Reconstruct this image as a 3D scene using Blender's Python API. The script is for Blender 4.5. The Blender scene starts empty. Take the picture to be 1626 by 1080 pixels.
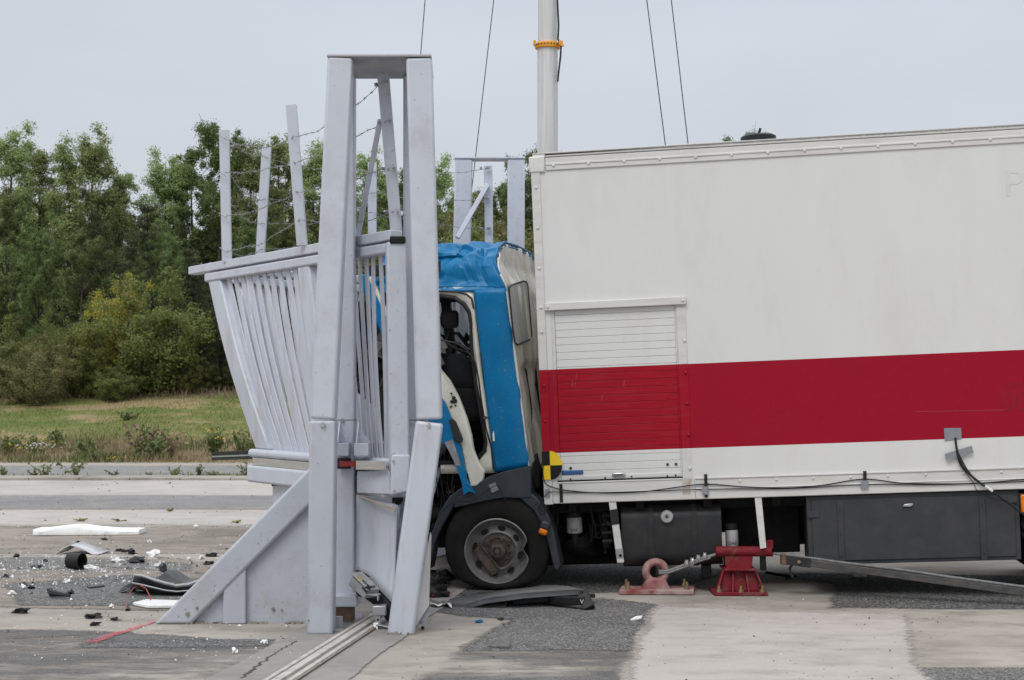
import bpy, bmesh, math, random
import numpy as np
from mathutils import Vector, Matrix, noise
R = math.radians
S = bpy.context.scene
COL = S.collection

# ------------------------------------------------------------------ camera, sky, sun, exposure
EYE = 1.6
FPX, CX, HY = 2500.0, 813.0, 628.0            # focal length and horizon in photograph pixels (1626 wide)
cd = bpy.data.cameras.new('camera'); cam = bpy.data.objects.new('camera', cd); COL.objects.link(cam)
cam.location = (0, 0, EYE); cam.rotation_euler = (R(90), 0, 0)
cd.sensor_width = 36; cd.lens = FPX / 1626 * 36; cd.shift_y = 88 / 1626
cd.clip_start = .1; cd.clip_end = 3000
cd.dof.use_dof = True; cd.dof.focus_distance = 12.0; cd.dof.aperture_fstop = 6.5
S.camera = cam
S.cycles.max_bounces = 12; S.cycles.diffuse_bounces = 6; S.cycles.transparent_max_bounces = 16

SUN_EL, SUN_AZ = R(52), R(205)                # behind the camera, a little to the left
w = bpy.data.worlds.new('World'); S.world = w; w.use_nodes = True
nt = w.node_tree; nt.nodes.clear()
N = nt.nodes.new; L = nt.links.new
out = N('ShaderNodeOutputWorld'); bg = N('ShaderNodeBackground'); bg.inputs[1].default_value = .1
sky = N('ShaderNodeTexSky'); sky.sky_type = 'NISHITA'; sky.sun_disc = False
sky.sun_elevation = SUN_EL; sky.sun_rotation = SUN_AZ; sky.dust_density = 4
tc = N('ShaderNodeTexCoord'); sx = N('ShaderNodeSeparateXYZ'); L(tc.outputs['Generated'], sx.inputs[0])
ramp = N('ShaderNodeValToRGB'); L(sx.outputs['Z'], ramp.inputs[0])
e = ramp.color_ramp.elements
e[0].position = 0; e[0].color = (.73, .755, .785, 1)
e[1].position = 1; e[1].color = (1.45, 1.5, 1.58, 1)
k = ramp.color_ramp.elements.new(.13); k.color = (.655, .70, .762, 1)
k = ramp.color_ramp.elements.new(.3); k.color = (.635, .69, .768, 1)
k = ramp.color_ramp.elements.new(.55); k.color = (1.15, 1.2, 1.28, 1)
mp = N('ShaderNodeMapping'); mp.inputs['Scale'].default_value = (1.4, 1.4, 4.5); L(tc.outputs['Generated'], mp.inputs[0])
cn = N('ShaderNodeTexNoise'); cn.inputs['Scale'].default_value = 1.7; cn.inputs['Detail'].default_value = 4
L(mp.outputs[0], cn.inputs['Vector'])
cr = N('ShaderNodeMapRange'); cr.inputs[1].default_value = .3; cr.inputs[2].default_value = .7
cr.inputs[3].default_value = 9.3; cr.inputs[4].default_value = 10.6; L(cn.outputs[0], cr.inputs[0])
vm = N('ShaderNodeVectorMath'); vm.operation = 'SCALE'; L(ramp.outputs[0], vm.inputs[0]); L(cr.outputs[0], vm.inputs['Scale'])
mx = N('ShaderNodeMix'); mx.data_type = 'RGBA'; mx.inputs[0].default_value = .93
L(sky.outputs[0], mx.inputs[6]); L(vm.outputs[0], mx.inputs[7])
L(mx.outputs[2], bg.inputs[0]); L(bg.outputs[0], out.inputs[0])

sl = bpy.data.lights.new('sun', 'SUN'); so = bpy.data.objects.new('sun', sl); COL.objects.link(so)
sl.energy = 1.35; sl.angle = R(28); sl.color = (1, .97, .92)
so.rotation_euler = (R(90) - SUN_EL, 0, R(180) - SUN_AZ)
S.view_settings.view_transform = 'Standard'; S.view_settings.look = 'None'
S.view_settings.exposure = 0; S.view_settings.gamma = 1

# ------------------------------------------------------------------ helpers
V = Vector
def P(px, py, Y): return V(((px - CX) * Y / FPX, Y, EYE - (py - HY) * Y / FPX))
def G(px, py): Y = EYE * FPX / (py - HY); return V(((px - CX) * Y / FPX, Y, 0))
def hit(px, py, p0, n):
    r = V(((px - CX) / FPX, 1, -(py - HY) / FPX)); c = V((0, 0, EYE))
    return c + r * ((p0 - c).dot(n) / r.dot(n))

class MB:
    def __init__(s): s.v = []; s.f = []; s.m = []
    def add(s, vs, fs, mi=0):
        b = len(s.v); s.v += [V(q) for q in vs]
        for f in fs: s.f.append([b + i for i in f]); s.m.append(mi)
        return s
    def hexa(s, q, mi=0):                       # 8 corners: bottom ring then top ring
        return s.add(q, [(3, 2, 1, 0), (4, 5, 6, 7), (0, 1, 5, 4), (1, 2, 6, 5), (2, 3, 7, 6), (3, 0, 4, 7)], mi)
    def box(s, x0, x1, y0, y1, z0, z1, M=None, mi=0):
        q = [V(c) for c in ((x0, y0, z0), (x1, y0, z0), (x1, y1, z0), (x0, y1, z0), (x0, y0, z1), (x1, y0, z1), (x1, y1, z1), (x0, y1, z1))]
        if M is not None: q = [M @ c for c in q]
        return s.hexa(q, mi)
    def bar(s, a, b, w, h, up=(0, 0, 1), mi=0):  # w across, h along up
        a, b, up = V(a), V(b), V(up); d = (b - a).normalized()
        x = d.cross(up).normalized(); z = x.cross(d)
        return s.hexa([c + x * (i * w / 2) + z * (j * h / 2) for j in (-1,) for c, i in ((a, -1), (a, 1), (b, 1), (b, -1))] +
                      [c + x * (i * w / 2) + z * (h / 2) for c, i in ((a, -1), (a, 1), (b, 1), (b, -1))], mi)
    def sweep(s, pts, w, h, up=(0, 0, 1), mi=0):  # rectangular section along a polyline
        pts = [V(p) for p in pts]; up = V(up); rings = []
        for i, p in enumerate(pts):
            d = (pts[min(i + 1, len(pts) - 1)] - pts[max(i - 1, 0)]).normalized()
            x = d.cross(up).normalized(); z = x.cross(d)
            rings.append([p - x * w / 2 - z * h / 2, p + x * w / 2 - z * h / 2, p + x * w / 2 + z * h / 2, p - x * w / 2 + z * h / 2])
        return s.loft(rings, True, mi)
    def loft(s, rings, caps=True, mi=0, closed=True):
        n = len(rings[0]); vs = [q for r in rings for q in r]; fs = []
        for i in range(len(rings) - 1):
            for j in range(n if closed else n - 1):
                a, b = i * n + j, i * n + (j + 1) % n
                fs.append((a, b, b + n, a + n))
        if caps and closed: fs += [tuple(range(n - 1, -1, -1)), tuple(range((len(rings) - 1) * n, len(rings) * n))]
        return s.add(vs, fs, mi)
    def tube(s, pts, r, seg=8, mi=0):
        pts = [V(p) for p in pts]; rings = []; rr = r if hasattr(r, '__len__') else [r] * len(pts)
        x = None
        for i, p in enumerate(pts):
            d = (pts[min(i + 1, len(pts) - 1)] - pts[max(i - 1, 0)]).normalized()
            if x is None: x = d.orthogonal().normalized()
            x = (x - d * x.dot(d)).normalized(); y = d.cross(x)
            rings.append([p + (x * math.cos(t) + y * math.sin(t)) * rr[i] for t in (2 * math.pi * k / seg for k in range(seg))])
        return s.loft(rings, True, mi)
    def cyl(s, a, b, r, seg=16, mi=0): return s.tube([a, b], r, seg, mi)
    def poly(s, pts, t, mi=0):                  # polygon extruded by vector t
        pts = [V(p) for p in pts]; t = V(t); n = len(pts)
        return s.add(pts + [p + t for p in pts], [tuple(range(n)), tuple(range(2 * n - 1, n - 1, -1))] + [(i, n + i, n + (i + 1) % n, (i + 1) % n) for i in range(n)], mi)
    def sheet(s, grid, mi=0):                   # grid[i][j] of points
        n = len(grid[0]); return s.add([q for r in grid for q in r], [(i * n + j, i * n + j + 1, (i + 1) * n + j + 1, (i + 1) * n + j) for i in range(len(grid) - 1) for j in range(n - 1)], mi)
    def lathe(s, c, ax, prof, seg=32, mi=0):     # prof: (radius, along)
        c, ax = V(c), V(ax).normalized(); x = ax.orthogonal().normalized(); y = ax.cross(x)
        return s.loft([[c + ax * h + (x * math.cos(t) + y * math.sin(t)) * r for t in (2 * math.pi * k / seg for k in range(seg))] for r, h in prof], True, mi)
    def lump(s, c, size, seed=0, mi=0, sub=1, rough=.35):
        bm = bmesh.new(); bmesh.ops.create_icosphere(bm, subdivisions=sub, radius=1)
        rn = random.Random(seed); o = V((rn.uniform(0, 99), rn.uniform(0, 99), rn.uniform(0, 99))); a = rn.uniform(0, 6.3)
        ca, sa = math.cos(a), math.sin(a); c = V(c); vs = []
        for q in bm.verts:
            p = q.co * (1 + rough * noise.noise(q.co * 1.7 + o) * 2)
            p = V((p.x * size[0], p.y * size[1], max(p.z, -.55) * size[2])); vs.append(c + V((p.x * ca - p.y * sa, p.x * sa + p.y * ca, p.z)))
        s.add(vs, [tuple(q.index for q in f.verts) for f in bm.faces], mi); bm.free(); return s
    def build(s, name, mats, parent=None, bevel=0, smooth=True, seg=2, solid=0, sub=0, ang=35):
        Mi = MW[parent].inverted() if parent is not None else Matrix()
        me = bpy.data.meshes.new(name); me.from_pydata([tuple(Mi @ q) for q in s.v], [], s.f); me.update()
        for m in (mats if isinstance(mats, (list, tuple)) else [mats]): me.materials.append(m)
        me.polygons.foreach_set('material_index', s.m)
        bm = bmesh.new(); bm.from_mesh(me); bmesh.ops.recalc_face_normals(bm, faces=bm.faces); bm.to_mesh(me); bm.free()
        o = bpy.data.objects.new(name, me); COL.objects.link(o)
        if parent is not None: o.parent = parent; MW[o] = MW[parent]
        else: MW[o] = Matrix()
        if smooth: me.shade_smooth(); me.set_sharp_from_angle(angle=R(ang))
        if solid: md = o.modifiers.new('solid', 'SOLIDIFY'); md.thickness = solid; md.offset = 0
        if bevel: md = o.modifiers.new('bevel', 'BEVEL'); md.width = bevel; md.segments = seg; md.limit_method = 'ANGLE'; md.angle_limit = R(40); md.harden_normals = False
        if sub: md = o.modifiers.new('sub', 'SUBSURF'); md.levels = sub; md.render_levels = sub
        return o
MW = {}
def thing(name, label, cat, loc=(0, 0, 0), M=None, group=None):
    o = bpy.data.objects.new(name, None); COL.objects.link(o); o.empty_display_size = .2
    M = M if M is not None else Matrix.Translation(V(loc)); o.matrix_world = M; MW[o] = M
    return tag(o, label, cat, group)
def tag(o, label=None, cat=None, group=None, kind=None):
    if label: o['label'] = label
    if cat: o['category'] = cat
    if group: o['group'] = group
    if kind: o['kind'] = kind
    return o
def solo(name, mb, mats, label, cat, loc, group=None, **kw):   # a thing that is one mesh, origin at its base
    M = Matrix.Translation(V(loc)); tmp = bpy.data.objects.new('t', None); MW[tmp] = M
    Mi = M.inverted(); mb.v = [Mi @ q for q in mb.v]
    o = mb.build(name, mats, None, **kw); o.matrix_world = M; bpy.data.objects.remove(tmp)
    return tag(o, label, cat, group)

# ------------------------------------------------------------------ materials
def mat(name, c, rough=.5, metal=0, c2=None, scale=6, bump=0, bscale=60, dirt=None, dscale=2.5, damt=.5, spec=.5, stretch=None, trans=0, coat=0, detail=6, speck=None):
    m = bpy.data.materials.new(name); m.use_nodes = True; t = m.node_tree; n = t.nodes; l = t.links
    b = n['Principled BSDF']; b.inputs['Roughness'].default_value = rough; b.inputs['Metallic'].default_value = metal
    b.inputs['Specular IOR Level'].default_value = spec; b.inputs['Coat Weight'].default_value = coat
    if trans: b.inputs['Transmission Weight'].default_value = trans
    tc = n.new('ShaderNodeTexCoord'); vec = tc.outputs['Object']
    if stretch: mp = n.new('ShaderNodeMapping'); mp.inputs['Scale'].default_value = stretch; l.new(vec, mp.inputs[0]); vec = mp.outputs[0]
    def nz(sc, det=detail, ro=.6):
        q = n.new('ShaderNodeTexNoise'); q.inputs['Scale'].default_value = sc; q.inputs['Detail'].default_value = det; q.inputs['Roughness'].default_value = ro
        l.new(vec, q.inputs['Vector']); return q.outputs[0]
    def mix(f, a, bb):
        q = n.new('ShaderNodeMix'); q.data_type = 'RGBA'
        for i, v in ((0, f), (6, a), (7, bb)):
            if hasattr(v, 'is_linked') or hasattr(v, 'links'): l.new(v, q.inputs[i])
            else: q.inputs[i].default_value = v if i == 0 else (*v, 1)
        return q.outputs[2]
    def rng(s, lo, hi, a=0, bb=1):
        q = n.new('ShaderNodeMapRange'); l.new(s, q.inputs[0])
        for i, v in enumerate((lo, hi, a, bb)): q.inputs[i + 1].default_value = v
        return q.outputs[0]
    colr = mix(rng(nz(scale), .35, .65), c, c2 if c2 else tuple(x * .9 for x in c))
    if dirt: colr = mix(rng(nz(dscale, 8, .7), .5, .72, 0, damt), colr, dirt)
    if speck: colr = mix(rng(nz(speck[1], 3, .5), .66, .72, 0, speck[2]), colr, speck[0])
    l.new(colr, b.inputs['Base Color'])
    l.new(rng(nz(scale * 2.3), .3, .7, max(rough - .08, .02), min(rough + .08, 1)), b.inputs['Roughness'])
    if bump:
        q = n.new('ShaderNodeBump'); q.inputs['Strength'].default_value = bump; q.inputs['Distance'].default_value = .01
        l.new(nz(bscale, 4), q.inputs['Height']); l.new(q.outputs[0], b.inputs['Normal'])
    m['h'] = 1
    return m

gate = mat('gate_paint', (.50, .525, .585), .42, c2=(.475, .50, .56), scale=3, dirt=(.34, .335, .33), dscale=3.5, damt=.55, bump=.08, bscale=90, speck=((.22, .21, .2), 38, .5))
gate3 = mat('gate_paint_darker', (.425, .447, .50), .5, c2=(.39, .41, .455), scale=2.5, dirt=(.30, .285, .265), dscale=3, damt=.7, bump=.1, bscale=70, speck=((.14, .13, .12), 45, .7))  # darker variant of the gate paint, with dirt mottle and specks
gate2 = mat('gate_paint_worn', (.50, .525, .585), .38, c2=(.45, .475, .535), scale=8, dirt=(.33, .29, .24), dscale=9, damt=.6, bump=.12, bscale=40, stretch=(1, 1, .2))
galv = mat('galvanised_steel', (.42, .43, .44), .42, .55, c2=(.33, .34, .35), scale=14, dirt=(.2, .19, .18), dscale=8, damt=.4)
alu = mat('bare_aluminium', (.62, .6, .57), .32, .75, c2=(.52, .5, .48), scale=5, stretch=(1, 1, 6))
wire = mat('barbed_wire', (.3, .3, .3), .5, .6)
rust = mat('rusty_steel', (.2, .12, .07), .85, c2=(.1, .07, .05), scale=18, bump=.4)
steel = mat('weathered_steel', (.085, .082, .08), .6, .0, spec=.35, c2=(.045, .045, .045), scale=10, dirt=(.2, .12, .08), dscale=7, damt=.5, bump=.2, stretch=(.3, 3, 3))
bolt = mat('bolt_zinc', (.5, .5, .5), .3, .8)
white = mat('van_white', (.64, .638, .62), .36, c2=(.62, .618, .60), scale=1.2, dirt=(.50, .47, .42), dscale=1.6, damt=.3, bump=.25, bscale=1.1, stretch=(1.6, 1, .5), speck=((.45, .43, .4), 60, .25))
trim = mat('van_trim_white', (.63, .625, .605), .35, .0, c2=(.57, .56, .535), scale=5, dirt=(.4, .37, .32), dscale=8, damt=.5, stretch=(.3, 1, 2))
trimg = mat('van_trim_grey', (.5, .49, .47), .4, .2, c2=(.42, .41, .39), scale=4, stretch=(.2, 1, 3), dirt=(.22, .21, .2), dscale=6, damt=.6)
red = mat('stripe_red', (.30, .0012, .016), .3, c2=(.275, .0012, .016), scale=2, dirt=(.29, .006, .02), dscale=1.4, damt=.5, bump=.25, bscale=1.1, spec=.2, speck=((.36, .03, .05), 50, .3))
redw = mat('stripe_red_worn', (.32, .0012, .014), .4, spec=.2, c2=(.285, .0015, .013), scale=7, dirt=(.32, .03, .035), dscale=6, damt=.5, stretch=(.5, 1, 5))
blue = mat('cab_blue', (.0005, .15, .345), .36, spec=.25, c2=(.0005, .12, .28), scale=3, dirt=(.02, .19, .37), dscale=6, damt=.5, speck=((.3, .36, .4), 55, .35), bump=.05, bscale=12)
cream = mat('cab_cream', (.62, .60, .53), .33, c2=(.55, .53, .46), scale=4, dirt=(.24, .21, .16), dscale=3, damt=.45)
rearw = mat('cab_rear_skin', (.74, .71, .63), .22, 0, c2=(.62, .59, .51), spec=.8, coat=.5, scale=3, dirt=(.20, .15, .11), dscale=1.6, damt=.75, stretch=(2.2, 2.2, .55))
black = mat('black_plastic', (.012, .012, .013), .5, c2=(.02, .02, .021), bump=.1, spec=.3)
blackm = mat('underbody_black', (.006, .006, .007), .7, spec=.2, c2=(.014, .013, .012), scale=9, bump=.4, bscale=25)
chas = mat('chassis_grey', (.018, .0185, .02), .6, spec=.3, c2=(.028, .028, .03), scale=6, dirt=(.09, .08, .07), dscale=5, damt=.4, bump=.1)
tank = mat('tank_grey', (.014, .0145, .016), .45, spec=.35, c2=(.02, .0205, .022), scale=4, dirt=(.08, .075, .07), dscale=3, damt=.3)
toolb = mat('locker_grey', (.034, .036, .04), .6, spec=.3, c2=(.045, .046, .05), scale=5, dirt=(.075, .072, .07), dscale=4, damt=.45, bump=.12, bscale=80)
fender = mat('fender_grey', (.036, .042, .052), .5, spec=.35, c2=(.028, .033, .041), scale=5, dirt=(.08, .076, .072), dscale=6, damt=.35, bump=.15, bscale=140)
rubber = mat('tyre_rubber', (.008, .0075, .007), .8, spec=.25, c2=(.013, .012, .0105), scale=7, dirt=(.03, .025, .02), dscale=4, damt=.4, bump=.15)
rimm = mat('wheel_rim', (.22, .213, .21), .45, .35, c2=(.14, .133, .127), scale=9, dirt=(.06, .042, .03), dscale=5, damt=.85, speck=((.05, .035, .025), 30, .6))
hubm = mat('wheel_hub_rust', (.12, .085, .065), .7, .1, c2=(.04, .032, .027), scale=22, bump=.4)
seatm = mat('seat_cloth', (.008, .0085, .01), .9, spec=.2, c2=(.012, .0125, .014), bump=.3, bscale=150)
inner = mat('cab_inside', (.012, .013, .015), .7, c2=(.02, .021, .023), spec=.25)
glassd = mat('cab_glass', (.30, .305, .30), .1, c2=(.46, .465, .45), scale=3, stretch=(5, 5, .4), spec=.8)  # pale grey vertical streaks paint reflections into the pane colour
tape = mat('duct_tape', (.19, .20, .22), .42, c2=(.24, .25, .27), scale=30)
yel = mat('target_yellow', (.80, .55, .01), .5)
blk = mat('target_black', (.006, .006, .006), .5, spec=.3)
orange = mat('lamp_orange', (.75, .2, .005), .3, c2=(.6, .14, .004))
collar = mat('mast_collar_orange', (.75, .32, .02), .5)
redp = mat('anchor_red', (.185, .008, .016), .6, spec=.25, c2=(.11, .007, .011), scale=6, dirt=(.25, .15, .13), dscale=6, damt=.75, speck=((.06, .04, .035), 30, .8), bump=.25)
redp2 = mat('anchor_red_worn', (.22, .05, .05), .75, spec=.2, c2=(.36, .25, .23), scale=7, dirt=(.40, .34, .31), dscale=4, damt=1, bump=.25)
foam = mat('white_foam', (.8, .8, .79), .8, c2=(.7, .7, .69), bump=.6, bscale=50)
filt = mat('filter_white', (.5, .5, .49), .4, c2=(.42, .42, .41))
ink = mat('ink_blue', (.02, .03, .12), .5); inkr = mat('ink_red', (.4, .02, .02), .5); inkw = mat('ink_white', (.75, .75, .75), .5)
ghost = mat('faded_red_lettering', (.245, .0015, .014), .38, spec=.3)
ghostw = mat('faded_white_lettering', (.622, .62, .602), .4)
mastm = mat('mast_aluminium', (.62, .615, .61), .5, .1, c2=(.52, .515, .51), scale=5, stretch=(6, 6, .15), dirt=(.3, .3, .3), dscale=3, damt=.5)
plast = mat('grey_bumper_plastic', (.03, .032, .035), .42, c2=(.05, .051, .054), scale=8, dirt=(.14, .135, .13), dscale=5, damt=.45, bump=.2)
plastl = mat('scraped_panel_top', (.13, .127, .123), .55, c2=(.07, .07, .07), scale=6, dirt=(.27, .26, .25), dscale=9, damt=.7, stretch=(1, 4, 1))
redrefl = mat('red_reflector', (.35, .01, .012), .3)
mortar = mat('mortar_smear', (.28, .25, .21), .9, c2=(.2, .185, .16), bump=.6)

# ------------------------------------------------------------------ ground
def ground_mat(name, c, c2, stain, kind, edge=True):
    m = bpy.data.materials.new(name); m.use_nodes = True; t = m.node_tree; n = t.nodes; l = t.links; b = n['Principled BSDF']
    tc = n.new('ShaderNodeTexCoord')
    def nz(sc, det=8, ro=.6, st=(1, 1, 1)):
        mp = n.new('ShaderNodeMapping'); mp.inputs['Scale'].default_value = st; l.new(tc.outputs['Object'], mp.inputs[0])
        q = n.new('ShaderNodeTexNoise'); q.inputs['Scale'].default_value = sc; q.inputs['Detail'].default_value = det; q.inputs['Roughness'].default_value = ro
        l.new(mp.outputs[0], q.inputs['Vector']); return q.outputs[0]
    def rng(s, lo, hi, a=0, bb=1):
        q = n.new('ShaderNodeMapRange'); l.new(s, q.inputs[0])
        for i, v in enumerate((lo, hi, a, bb)): q.inputs[i + 1].default_value = v
        return q.outputs[0]
    def mix(f, a, bb, mode='MIX'):
        q = n.new('ShaderNodeMix'); q.data_type = 'RGBA'; q.blend_type = mode
        for i, v in ((0, f), (6, a), (7, bb)):
            if hasattr(v, 'links'): l.new(v, q.inputs[i])
            else: q.inputs[i].default_value = v if i == 0 else (*v, 1)
        return q.outputs[2]
    col = mix(rng(nz(.7, 6, .6, (.6, 1, 1)), .38, .62), c, c2)
    col = mix(rng(nz(3.5, 8, .7, (.5, 1, 1)), .47, .68, 0, .8), col, stain)
    col = mix(rng(nz(.45, 9, .72, (1, 1, 1)), .5, .64, 0, .65), col, stain)
    if kind == 'concrete':
        col = mix(rng(nz(40, 3, .6), .6, .75, 0, .35), col, tuple(x * .45 for x in c))
        col = mix(rng(nz(14, 6, .7, (.5, 1, 1)), .64, .72, 0, .6), col, tuple(x * .4 for x in c))
        bs, bd = 90, .35
    else:
        vo = n.new('ShaderNodeTexVoronoi'); vo.inputs['Scale'].default_value = 95 if kind == 'chips' else 170; l.new(tc.outputs['Object'], vo.inputs['Vector'])
        sx = n.new('ShaderNodeSeparateColor'); l.new(vo.outputs['Color'], sx.inputs[0])
        col = mix(rng(sx.outputs[0], .35, .95, 0, .85 if kind == 'chips' else .45), col, (.34, .33, .315))
        col = mix(rng(sx.outputs[1], .55, 1, 0, .8), col, (.018, .018, .018))
        bs, bd = 120, .8
    if edge:                                                     # the surface thins out to loose grains at its outline
        at_ = n.new('ShaderNodeAttribute'); at_.attribute_name = 'edge'; ma = n.new('ShaderNodeMath'); ma.operation = 'ADD'; l.new(at_.outputs['Fac'], ma.inputs[0])
        l.new(rng(nz(13, 10, .8), .3, .7, -.28, .28), ma.inputs[1]); al = rng(ma.outputs[0], .36, .64)
        if kind == 'worn':
            mu = n.new('ShaderNodeMath'); mu.operation = 'MULTIPLY'; l.new(al, mu.inputs[0]); l.new(rng(nz(.9, 10, .78, (.35, 1, 1)), .40, .58), mu.inputs[1]); al = mu.outputs[0]
        l.new(al, b.inputs['Alpha'])
    l.new(col, b.inputs['Base Color']); b.inputs['Roughness'].default_value = .88; b.inputs['Specular IOR Level'].default_value = .25
    q = n.new('ShaderNodeBump'); q.inputs['Strength'].default_value = bd; q.inputs['Distance'].default_value = .012
    l.new(nz(bs, 4), q.inputs['Height']); l.new(q.outputs[0], b.inputs['Normal'])
    return m
conc = ground_mat('concrete_apron', (.395, .355, .312), (.33, .30, .268), (.205, .182, .157), 'concrete', False)
concl = ground_mat('concrete_light', (.455, .417, .385), (.42, .388, .36), (.31, .283, .258), 'concrete')
concd = ground_mat('concrete_channel', (.31, .29, .27), (.27, .255, .238), (.205, .193, .178), 'concrete')
dirtm = ground_mat('dirty_concrete', (.30, .258, .222), (.25, .22, .192), (.115, .10, .087), 'concrete')
tarl = ground_mat('tarmac_grey', (.27, .265, .262), (.225, .222, .22), (.36, .345, .33), 'fine')
tarw = ground_mat('tarmac_worn', (.165, .16, .158), (.12, .118, .117), (.25, .24, .23), 'worn')
tard = ground_mat('tarmac_chips', (.115, .114, .114), (.09, .09, .09), (.19, .186, .18), 'chips')
tarb = ground_mat('tarmac_dark', (.045, .044, .045), (.035, .035, .035), (.07, .068, .066), 'chips')

rnd = random.Random(5)
def struct(name, mb, m, **kw):
    o = mb.build(name, m, None, **kw); o['kind'] = 'structure'; return o
# ground: one sheet, flat apron then the grassed bank rising behind the far road, out to the horizon
def gz(x, y):
    if y < 37.6: return 0.0
    t = min((y - 37.6) / 24, 1); t = t * t * (3 - 2 * t)
    return t * (2.5 + .02 * (x + 12)) + (.10 * noise.noise(V((x * .25, y * .25, 0))) * min((y - 37.6) / 3, 1))
mb = MB()
ys = [-60, 0, 20, 37.6] + [37.6 + .8 * i for i in range(1, 34)] + [75, 110, 250, 900, 2500]
xs = [-2500, -600, -150] + [-60 + 2 * i for i in range(0, 61)] + [150, 600, 2500]
o = struct('ground', mb.sheet([[V((x, y, gz(x, y))) for x in xs] for y in ys], 0), conc)
grm = bpy.data.materials.new('meadow'); grm.use_nodes = True
def meadow(m):
    t = m.node_tree; n = t.nodes; l = t.links; b = n['Principled BSDF']; b.inputs['Roughness'].default_value = .95; b.inputs['Specular IOR Level'].default_value = .1
    tc = n.new('ShaderNodeTexCoord')
    def nz(sc, st, det=8):
        mp = n.new('ShaderNodeMapping'); mp.inputs['Scale'].default_value = st; l.new(tc.outputs['Object'], mp.inputs[0])
        q = n.new('ShaderNodeTexNoise'); q.inputs['Scale'].default_value = sc; q.inputs['Detail'].default_value = det; q.inputs['Roughness'].default_value = .65; l.new(mp.outputs[0], q.inputs['Vector']); return q.outputs[0]
    r1 = n.new('ShaderNodeValToRGB'); l.new(nz(.5, (.5, 1.0, 1)), r1.inputs[0]); e = r1.color_ramp.elements
    e[0].position = .38; e[0].color = (.10, .135, .036, 1); e[1].position = .55; e[1].color = (.27, .215, .115, 1)
    k = e.new(.5); k.color = (.14, .16, .05, 1)
    sx = n.new('ShaderNodeSeparateXYZ'); l.new(tc.outputs['Object'], sx.inputs[0])
    r2 = n.new('ShaderNodeValToRGB'); mr = n.new('ShaderNodeMapRange'); mr.inputs[1].default_value = 37; mr.inputs[2].default_value = 60
    ad = n.new('ShaderNodeMath'); ad.operation = 'MULTIPLY_ADD'; l.new(nz(.35, (.6, 1, 1)), ad.inputs[0]); ad.inputs[1].default_value = 14; l.new(sx.outputs['Y'], ad.inputs[2])
    ad2 = n.new('ShaderNodeMath'); ad2.operation = 'SUBTRACT'; l.new(ad.outputs[0], ad2.inputs[0]); ad2.inputs[1].default_value = 7
    l.new(ad2.outputs[0], mr.inputs[0]); l.new(mr.outputs[0], r2.inputs[0]); e = r2.color_ramp.elements
    e[0].position = .0; e[0].color = (.8, .8, .8, 1); e[1].position = 1; e[1].color = (.95, .95, .95, 1)
    for p, v in ((.2, .85), (.33, .15), (.6, .05), (.72, .8)): q = e.new(p); q.color = (v, v, v, 1)
    mx = n.new('ShaderNodeMix'); mx.data_type = 'RGBA'; l.new(r2.outputs[0], mx.inputs[0]); l.new(r1.outputs[0], mx.inputs[6])
    r3 = n.new('ShaderNodeValToRGB'); l.new(nz(2.2, (.5, 1, 1)), r3.inputs[0]); e = r3.color_ramp.elements
    e[0].position = .35; e[0].color = (.18, .16, .08, 1); e[1].position = .65; e[1].color = (.34, .26, .18, 1)
    l.new(r3.outputs[0], mx.inputs[7]); l.new(mx.outputs[2], b.inputs['Base Color'])
    return m
meadow(grm)
grb = bpy.data.materials.new('grass_blades'); grb.use_nodes = True; meadow(grb)
_t = grb.node_tree; _b = _t.nodes['Principled BSDF']; _l = _b.inputs['Base Color'].links[0].from_socket; _g = _t.nodes.new('ShaderNodeNewGeometry'); _h = _t.nodes.new('ShaderNodeHueSaturation'); _m = _t.nodes.new('ShaderNodeMapRange'); _m.inputs[3].default_value = .95; _m.inputs[4].default_value = 1.45
_t.links.new(_g.outputs['Random Per Island'], _m.inputs[0]); _t.links.new(_m.outputs[0], _h.inputs['Value']); _t.links.new(_l, _h.inputs['Color']); _t.links.new(_h.outputs[0], _b.inputs['Base Color'])
o.data.materials.append(grm)
mi = [1 if o.data.polygons[i].center.y > 37.6 or abs(o.data.polygons[i].center.x) > 60 else 0 for i in range(len(o.data.polygons))]
o.data.polygons.foreach_set('material_index', mi)

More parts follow.
